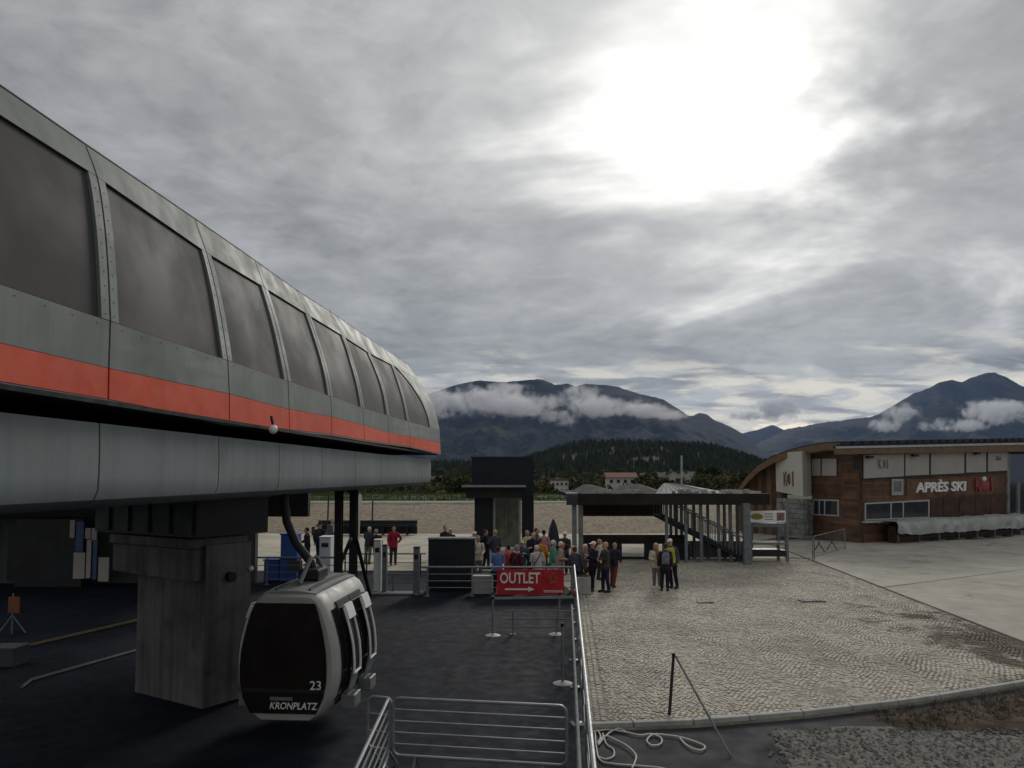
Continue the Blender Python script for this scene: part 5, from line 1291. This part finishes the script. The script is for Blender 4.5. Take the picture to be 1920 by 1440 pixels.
def hair_mesh(kind):
    b = MB()
    if kind == 'short': b.ball((0, .018, 1.672), (.083, .092, .080), 14, 10); b.ball((0, .05, 1.62), (.072, .06, .07), 12, 8)
    elif kind == 'long': b.ball((0, .015, 1.675), (.088, .096, .083), 14, 10); eloft(b, [((0, .05, 1.42), .07, .035), ((0, .05, 1.52), .092, .062), ((0, .035, 1.64), .09, .075), ((0, .02, 1.70), .07, .07)]); 
    elif kind == 'cap': b.ball((0, .0, 1.69), (.086, .100, .070), 14, 10); b.add([Vector((x, y, z)) for z in (1.672, 1.684) for x, y in ((-.07, -.08), (-.055, -.165), (0, -.185), (.055, -.165), (.07, -.08))], [[4, 3, 2, 1, 0], [5, 6, 7, 8, 9], [0, 1, 6, 5], [1, 2, 7, 6], [2, 3, 8, 7], [3, 4, 9, 8], [4, 0, 5, 9]])
    elif kind == 'hood': b.ball((0, .02, 1.655), (.10, .105, .115), 14, 10); b.ball((0, .05, 1.52), (.1, .07, .08), 12, 8)
    return remeshed(b, 'cap' if kind == 'cap' else 'hair', .011, 2)
HM = {k: hair_mesh(k) for k in ('short', 'long', 'cap', 'hood')}
def pack_mesh():
    b = MB(); b.ball((0, .20, 1.22), (.15, .10, .24), 14, 10); b.ball((0, .27, 1.13), (.11, .06, .12), 12, 8); b.box((0, .2, 1.17), (.26, .14, .36))
    for s in (-1, 1): b.tube([(s * .10, .14, 1.40), (s * .11, .0, 1.475), (s * .12, -.14, 1.38), (s * .12, -.155, 1.2), (s * .15, -.05, 1.05), (s * .12, .14, 1.05)], .018, 6)
    return remeshed(b, 'backpack', .016, 2)
def bag_mesh():
    b = MB(); b.box((.27, -.02, .74), (.10, .26, .26)); b.tube([(.27, -.10, .86), (.265, -.05, .98), (.27, .06, .86)], .012, 6); return remeshed(b, 'bag', .014, 2)
def strap_mesh():
    b = MB(); pts = []
    for i in range(17):
        a = 2 * math.pi * i / 16; z = 1.19 + .24 * math.cos(a); pts.append((.205 * math.sin(a) * (1 if True else 1), 0, z))
    b.tube([(-.14, .06, 1.46), (-.10, -.13, 1.38), (0, -.165, 1.2), (.14, -.15, 1.0), (.2, -.02, .93), (.14, .15, 1.0), (0, .165, 1.2), (-.10, .13, 1.38), (-.14, .06, 1.46)], .017, 6); b.box((.23, .0, .86), (.09, .22, .2)); return remeshed(b, 'shoulder_bag', .013, 2)
PACK, BAG, STRAP = pack_mesh(), bag_mesh(), strap_mesh()
eb = MB(); eb.ball((0, 0, 0), .009, 8, 6); EYE = eb.mesh('eye', smooth=True)
scb = MB(); scb.tube([(.09 * math.cos(2 * math.pi * i / 12), .02 + .09 * math.sin(2 * math.pi * i / 12), 1.475 + .01 * math.sin(i)) for i in range(13)], .034, 8); scb.tube([(.03, -.10, 1.46), (.05, -.155, 1.3), (.04, -.15, 1.12)], [.04, .045, .03], 8); SCARF = remeshed(scb, 'scarf', .014, 2)
for me in list(HM.values()) + [PACK, BAG, STRAP, EYE, SCARF] + [m for d in PM.values() for m in d.values()]: me.materials.append(MT['steel'])
PC = {}
def cmat(c, rough=.85):
    k = tuple(c)
    if k not in PC: PC[k] = M('cloth_%d' % len(PC), c, rough, 0, .22, 6, .25, 50, spec=.2)
    return PC[k]
mt('eye', (.02, .015, .012), .3)
SKIN = [(.46, .27, .19), (.40, .22, .15), (.52, .33, .25)]
def add(root, name, me, c):
    o = bpy.data.objects.new(name, me); COL.objects.link(o); o.parent = root
    o.material_slots[0].link = 'OBJECT'; o.material_slots[0].material = c if isinstance(c, bpy.types.Material) else cmat(c); return o
def person(u, vh, y, face, pose, jc, tc, hk, hc, label, extra=(), shoe=(.03, .028, .026), skin=0, hscale=None):
    x = (u - CX) / FPX * y; h = CAMH - (vh - HORIZ) / FPX * y; s = min(1.1, max(.88, h / 1.745)) if hscale is None else hscale
    t = thing('person', (x, y, 0), label, 'person', 'people waiting on the plaza', rz=R(face)); t.rotation_euler = (R(random.uniform(-2, 7)), R(random.uniform(-4, 4)), R(face)); t.scale = (s * random.uniform(.98, 1.06), s * random.uniform(.98, 1.06), s)
    m = PM[pose]; bd = add(t, 'body', m['body'], SKIN[skin]); add(t, 'jacket', m['jacket'], jc); add(t, 'trousers', m['trousers'], tc); add(t, 'shoe', m['shoe'], shoe)
    if hk:
        ho = add(t, 'cap' if hk == 'cap' else 'hair', HM[hk], hc)
        if hk != 'cap': k_ = random.uniform(1.0, 1.08); ho.scale = (k_, k_, 1.0); ho.location = (0, random.uniform(0, .012), random.uniform(0, .012))
    if hk == 'cap' and 'under' not in extra: pass
    for sx_ in (-.03, .03): o = add(bd, 'eye', EYE, MT['eye']); o.location = (sx_, -.099, 1.622)
    for e_ in extra:
        if e_[0] == 'pack': add(t, 'backpack', PACK, e_[1])
        elif e_[0] == 'bag': add(t, 'handbag', BAG, e_[1])
        elif e_[0] == 'strap': add(t, 'shoulder_bag', STRAP, e_[1])
        elif e_[0] == 'vest': add(t, 'vest', m['vest'], e_[1])
        elif e_[0] == 'scarf': add(t, 'scarf', SCARF, e_[1])
    return t
BLK, NVY, DK = (.015, .015, .018), (.018, .022, .045), (.028, .026, .028)
WHT, GRYH, BLD, BRN, BKH = (.6, .57, .52), (.32, .30, .28), (.44, .33, .17), (.07, .04, .025), (.02, .017, .015)
# facing: 0 looks at the camera, 180 away from it, 90 to the right, -90 to the left
person(835, 986, 34.2, 30, 'down', BLK, DK, 'short', BRN, 'person in black with bare pinkish head behind the left end of the dark cabinet')
person(846, 990, 32.6, 160, 'folded', (.045, .02, .03), DK, 'cap', WHT, 'person in white cap and dark maroon jacket behind the dark cabinet')
person(887, 996, 30.8, -40, 'raised', (.62, .62, .58), DK, 'cap', (.7, .68, .64), 'person in white cap and white top at the right end of the dark cabinet', [('pack', BLK)])
person(896, 1003, 28.6, 20, 'front', (.60, .57, .44), (.16, .15, .14), 'short', (.42, .28, .18), 'person in cream vest with open collar beside the dark cabinet', [('pack', BLK)])
person(912, 992, 32.0, 120, 'akimbo', DK, NVY, 'short', BRN, 'brown-haired person with black backpack behind the cream vest', [('pack', BLK)])
person(928, 993, 31.0, -150, 'akimbo', (.05, .06, .075), (.48, .47, .42), 'short', BLD, 'fair-haired person in slate jacket and pale trousers left in the crowd')
person(933, 1023, 25.7, 175, 'front', (.10, .19, .42), DK, 'short', BRN, 'person in light blue jacket seen from behind above the red banner')
person(952, 1024, 26.2, -120, 'raised', (.48, .055, .035), BLK, 'short', BKH, 'person in bright red jacket above the red banner')
person(966, 1020, 25.9, 140, 'down', (.09, .02, .035), (.10, .10, .06), 'short', GRYH, 'grey-haired person in dark red top with olive bag', [('strap', (.16, .16, .09)), ('scarf', (.5, .35, .38))])
person(978, 1011, 27.6, 10, 'phone', (.03, .085, .115), (.12, .17, .25), 'cap', (.52, .52, .26), 'person in yellow-green cap and teal jacket in the crowd')
person(987, 993, 32.0, 40, 'down', (.50, .43, .24), DK, 'short', GRYH, 'grey-haired person in pale yellow jacket before the lift tower')
person(995, 997, 29.9, 15, 'folded', (.028, .018, .04), BLK, None, None, 'bald person in dark purple top with white chest emblem', [('scarf', (.05, .04, .06))], skin=2)
person(1006, 990, 33.2, 70, 'phone', (.10, .09, .11), DK, 'short', BRN, 'dark-haired person in grey top at the right wall of the lift tower')
person(1019, 993, 31.6, 170, 'down', (.42, .22, .24), DK, 'short', BKH, 'black-haired person in pink top left of the closed parasol')
person(1017, 1008, 28.4, 150, 'stride', (.60, .27, .035), (.3, .29, .26), 'short', (.12, .06, .05), 'person in orange-yellow jacket in the middle of the crowd', [('pack', (.35, .16, .03))])
person(1009, 1021, 26.0, 178, 'front', (.50, .51, .50), (.30, .30, .32), 'short', WHT, 'white-haired person in light grey jacket with black shoulder strap', [('strap', BLK)])
person(1033, 1012, 27.4, 100, 'down', (.10, .30, .25), (.5, .5, .46), 'short', (.72, .66, .60), 'white-haired person in sea-green vest', [('bag', DK)])
person(1046, 1014, 26.4, 80, 'front', (.40, .32, .25), (.30, .25, .22), 'short', (.74, .68, .56), 'white-haired person in long beige coat', [('strap', (.09, .07, .05))])
person(1057, 996, 30.4, -20, 'phone', (.045, .045, .06), BLK, 'cap', (.74, .72, .68), 'person in white cap and charcoal jacket right of the closed parasol', [('pack', BLK)])
person(1073, 1026, 25.9, 120, 'front', (.55, .28, .19), DK, 'hood', (.62, .40, .26), 'person in peach hooded jacket at the right end of the railing')
person(1088, 1019, 26.6, 60, 'front', (.13, .105, .095), DK, 'short', (.60, .56, .52), 'white-haired person in brown-grey jacket with red bag', [('bag', (.62, .04, .07))])
person(1081, 1038, 25.75, 160, 'down', (.055, .06, .085), NVY, 'short', BRN, 'person in slate blue jacket bending by the planter', [('pack', (.06, .065, .09))], hscale=.88)
person(1109, 1014, 26.1, -60, 'phone', (.022, .022, .04), BLK, 'cap', (.76, .74, .70), 'person in white cap and navy jacket standing right of the planter')
person(1121, 1017, 28.8, 90, 'down', (.5, .44, .38), DK, 'short', (.4, .28, .2), 'person in cream top half hidden behind the white-capped one')
person(1135, 1015, 25.8, -70, 'folded', (.055, .052, .048), NVY, 'short', (.48, .34, .22), 'fair-haired person in dark olive vest and navy trousers', [('vest', (.06, .058, .05))])
person(1147, 1016, 27.0, 150, 'stride', (.025, .03, .045), (.15, .04, .035), 'short', (.46, .30, .18), 'fair-haired person with dark backpack and russet trousers', [('pack', (.02, .02, .03))])
person(1229, 1017, 26.7, -10, 'front', (.56, .50, .38), (.20, .16, .17), 'long', (.60, .50, .32), 'fair-haired person in cream jacket left in the group of three on the cobbles', [('bag', (.16, .12, .13)), ('scarf', (.22, .13, .06))], shoe=(.6, .58, .55))
person(1243, 1028, 26.1, 175, 'down', (.03, .025, .035), BLK, 'short', BRN, 'person in black with grey backpack in the middle of the group of three', [('pack', (.17, .18, .21))], hscale=.93)
person(1261, 1009, 26.7, -40, 'down', (.07, .07, .09), (.016, .018, .035), 'cap', (.76, .74, .66), 'person in white cap and yellow safety vest on the cobbles', [('vest', (.48, .52, .06))])
person(582, 988, 33.5, -90, 'front', BLK, BLK, 'short', BKH, 'person all in black left of the station columns, beside the blue bins')
person(603, 979, 34.0, 170, 'down', (.02, .018, .025), BLK, 'cap', BLK, 'person in black cap and dark jacket left of the station columns', [('pack', DK)])
person(624, 972, 38.0, 20, 'down', (.08, .085, .12), DK, 'short', (.3, .17, .13), 'person in grey-blue jacket touching the left station column', [('scarf', (.5, .42, .38))])
person(690, 987, 33.8, 165, 'raised', (.025, .05, .075), (.16, .16, .155), 'short', (.68, .54, .42), 'fair-headed person in teal-blue jacket right of the station columns')
person(711, 991, 32.4, -150, 'akimbo', (.05, .018, .022), DK, 'short', GRYH, 'grey-haired person in black-red jacket behind the white access post', [('pack', BLK)])
person(739, 985, 33.6, 15, 'akimbo', (.33, .022, .045), (.03, .032, .055), 'short', (.12, .04, .04), 'person in crimson jacket standing apart behind the access posts', [('pack', (.1, .01, .02))])

# ------------------------------------------------------------------ cloud shreds on the mountains and haze
def cloud_material(name, dens, scale, thr=.46):
    m = bpy.data.materials.new(name); m.use_nodes = True; t = NT(m.node_tree); t.n.remove(t.n['Principled BSDF']); out = t.n['Material Output']
    v = t.new('ShaderNodeVolumePrincipled'); v.inputs['Color'].default_value = (.98, .98, 1, 1); v.inputs['Anisotropy'].default_value = .2
    g = t.new('ShaderNodeNewGeometry'); p = g.outputs['Position']
    n = t.math('ADD', t.math('MULTIPLY', t.noise(p, scale, 8, .66, .4), .6), t.math('MULTIPLY', t.noise(p, scale * .35, 4, .6, .4), .4))
    tc = t.new('ShaderNodeTexCoord'); ln = t.vmath('LENGTH', t.vmath('MULTIPLY', t.vmath('SUBTRACT', tc.outputs['Generated'], (.5, .5, .5)).outputs[0], (2, 2, 2)).outputs[0]).outputs[1]
    edge = t.maprange(ln, 1.0, .25)
    d = t.math('MULTIPLY', t.maprange(t.math('ADD', n, t.math('MULTIPLY', edge, .17)), thr + .085, thr + .24), t.maprange(ln, .98, .75))
    t.l.new(t.math('MULTIPLY', d, dens), v.inputs['Density']); t.l.new(v.outputs[0], out.inputs['Volume']); return m
CM = cloud_material('cloud_vapour', .016, .015)
def cloud(u, v, D, ru, rv, label, dep=None):
    c = P(u, v, D); k = D / FPX; b = MB(); b.ball((0, 0, 0), (ru * k, dep or ru * k * .4, rv * k), 16, 10)
    o = bpy.data.objects.new('low_cloud', b.mesh('low_cloud')); COL.objects.link(o); o.location = c; o.data.materials.append(CM); tag(o, label, None, None, 'stuff')
for i, (u, v, D, ru, rv) in enumerate(((820, 750, 4300, 125, 48), (905, 750, 4400, 125, 42), (985, 764, 4200, 100, 34), (1046, 784, 4100, 60, 26), (1085, 742, 4900, 62, 36), (1130, 762, 4500, 110, 28), (1200, 769, 4600, 90, 20), (1255, 779, 4700, 60, 14), (955, 728, 5150, 55, 16), (1690, 774, 5600, 56, 30), (1655, 796, 5600, 44, 20), (1870, 772, 5400, 95, 32), (1790, 798, 5400, 80, 20), (1455, 766, 9000, 75, 34), (1400, 778, 9300, 60, 14))):
    cloud(u, v, D, ru, rv, 'pale shred of low cloud clinging to the %s mountainside' % ('left' if u < 1300 else ('right' if u > 1500 else 'far')))
hz = MB(); hz.box((0, 7400, 650), (44000, 16000, 1600))
hzo = hz.build('haze', M('haze_air', (1, 1, 1)), None)
m = bpy.data.materials.new('air'); m.use_nodes = True; t = NT(m.node_tree); t.n.remove(t.n['Principled BSDF'])
v = t.new('ShaderNodeVolumePrincipled'); v.inputs['Color'].default_value = (.42, .60, 1, 1); v.inputs['Density'].default_value = 3.0e-5; v.inputs['Anisotropy'].default_value = .1
t.l.new(v.outputs[0], t.n['Material Output'].inputs['Volume'])
hzo.data.materials.clear(); hzo.data.materials.append(m); stuff(hzo)
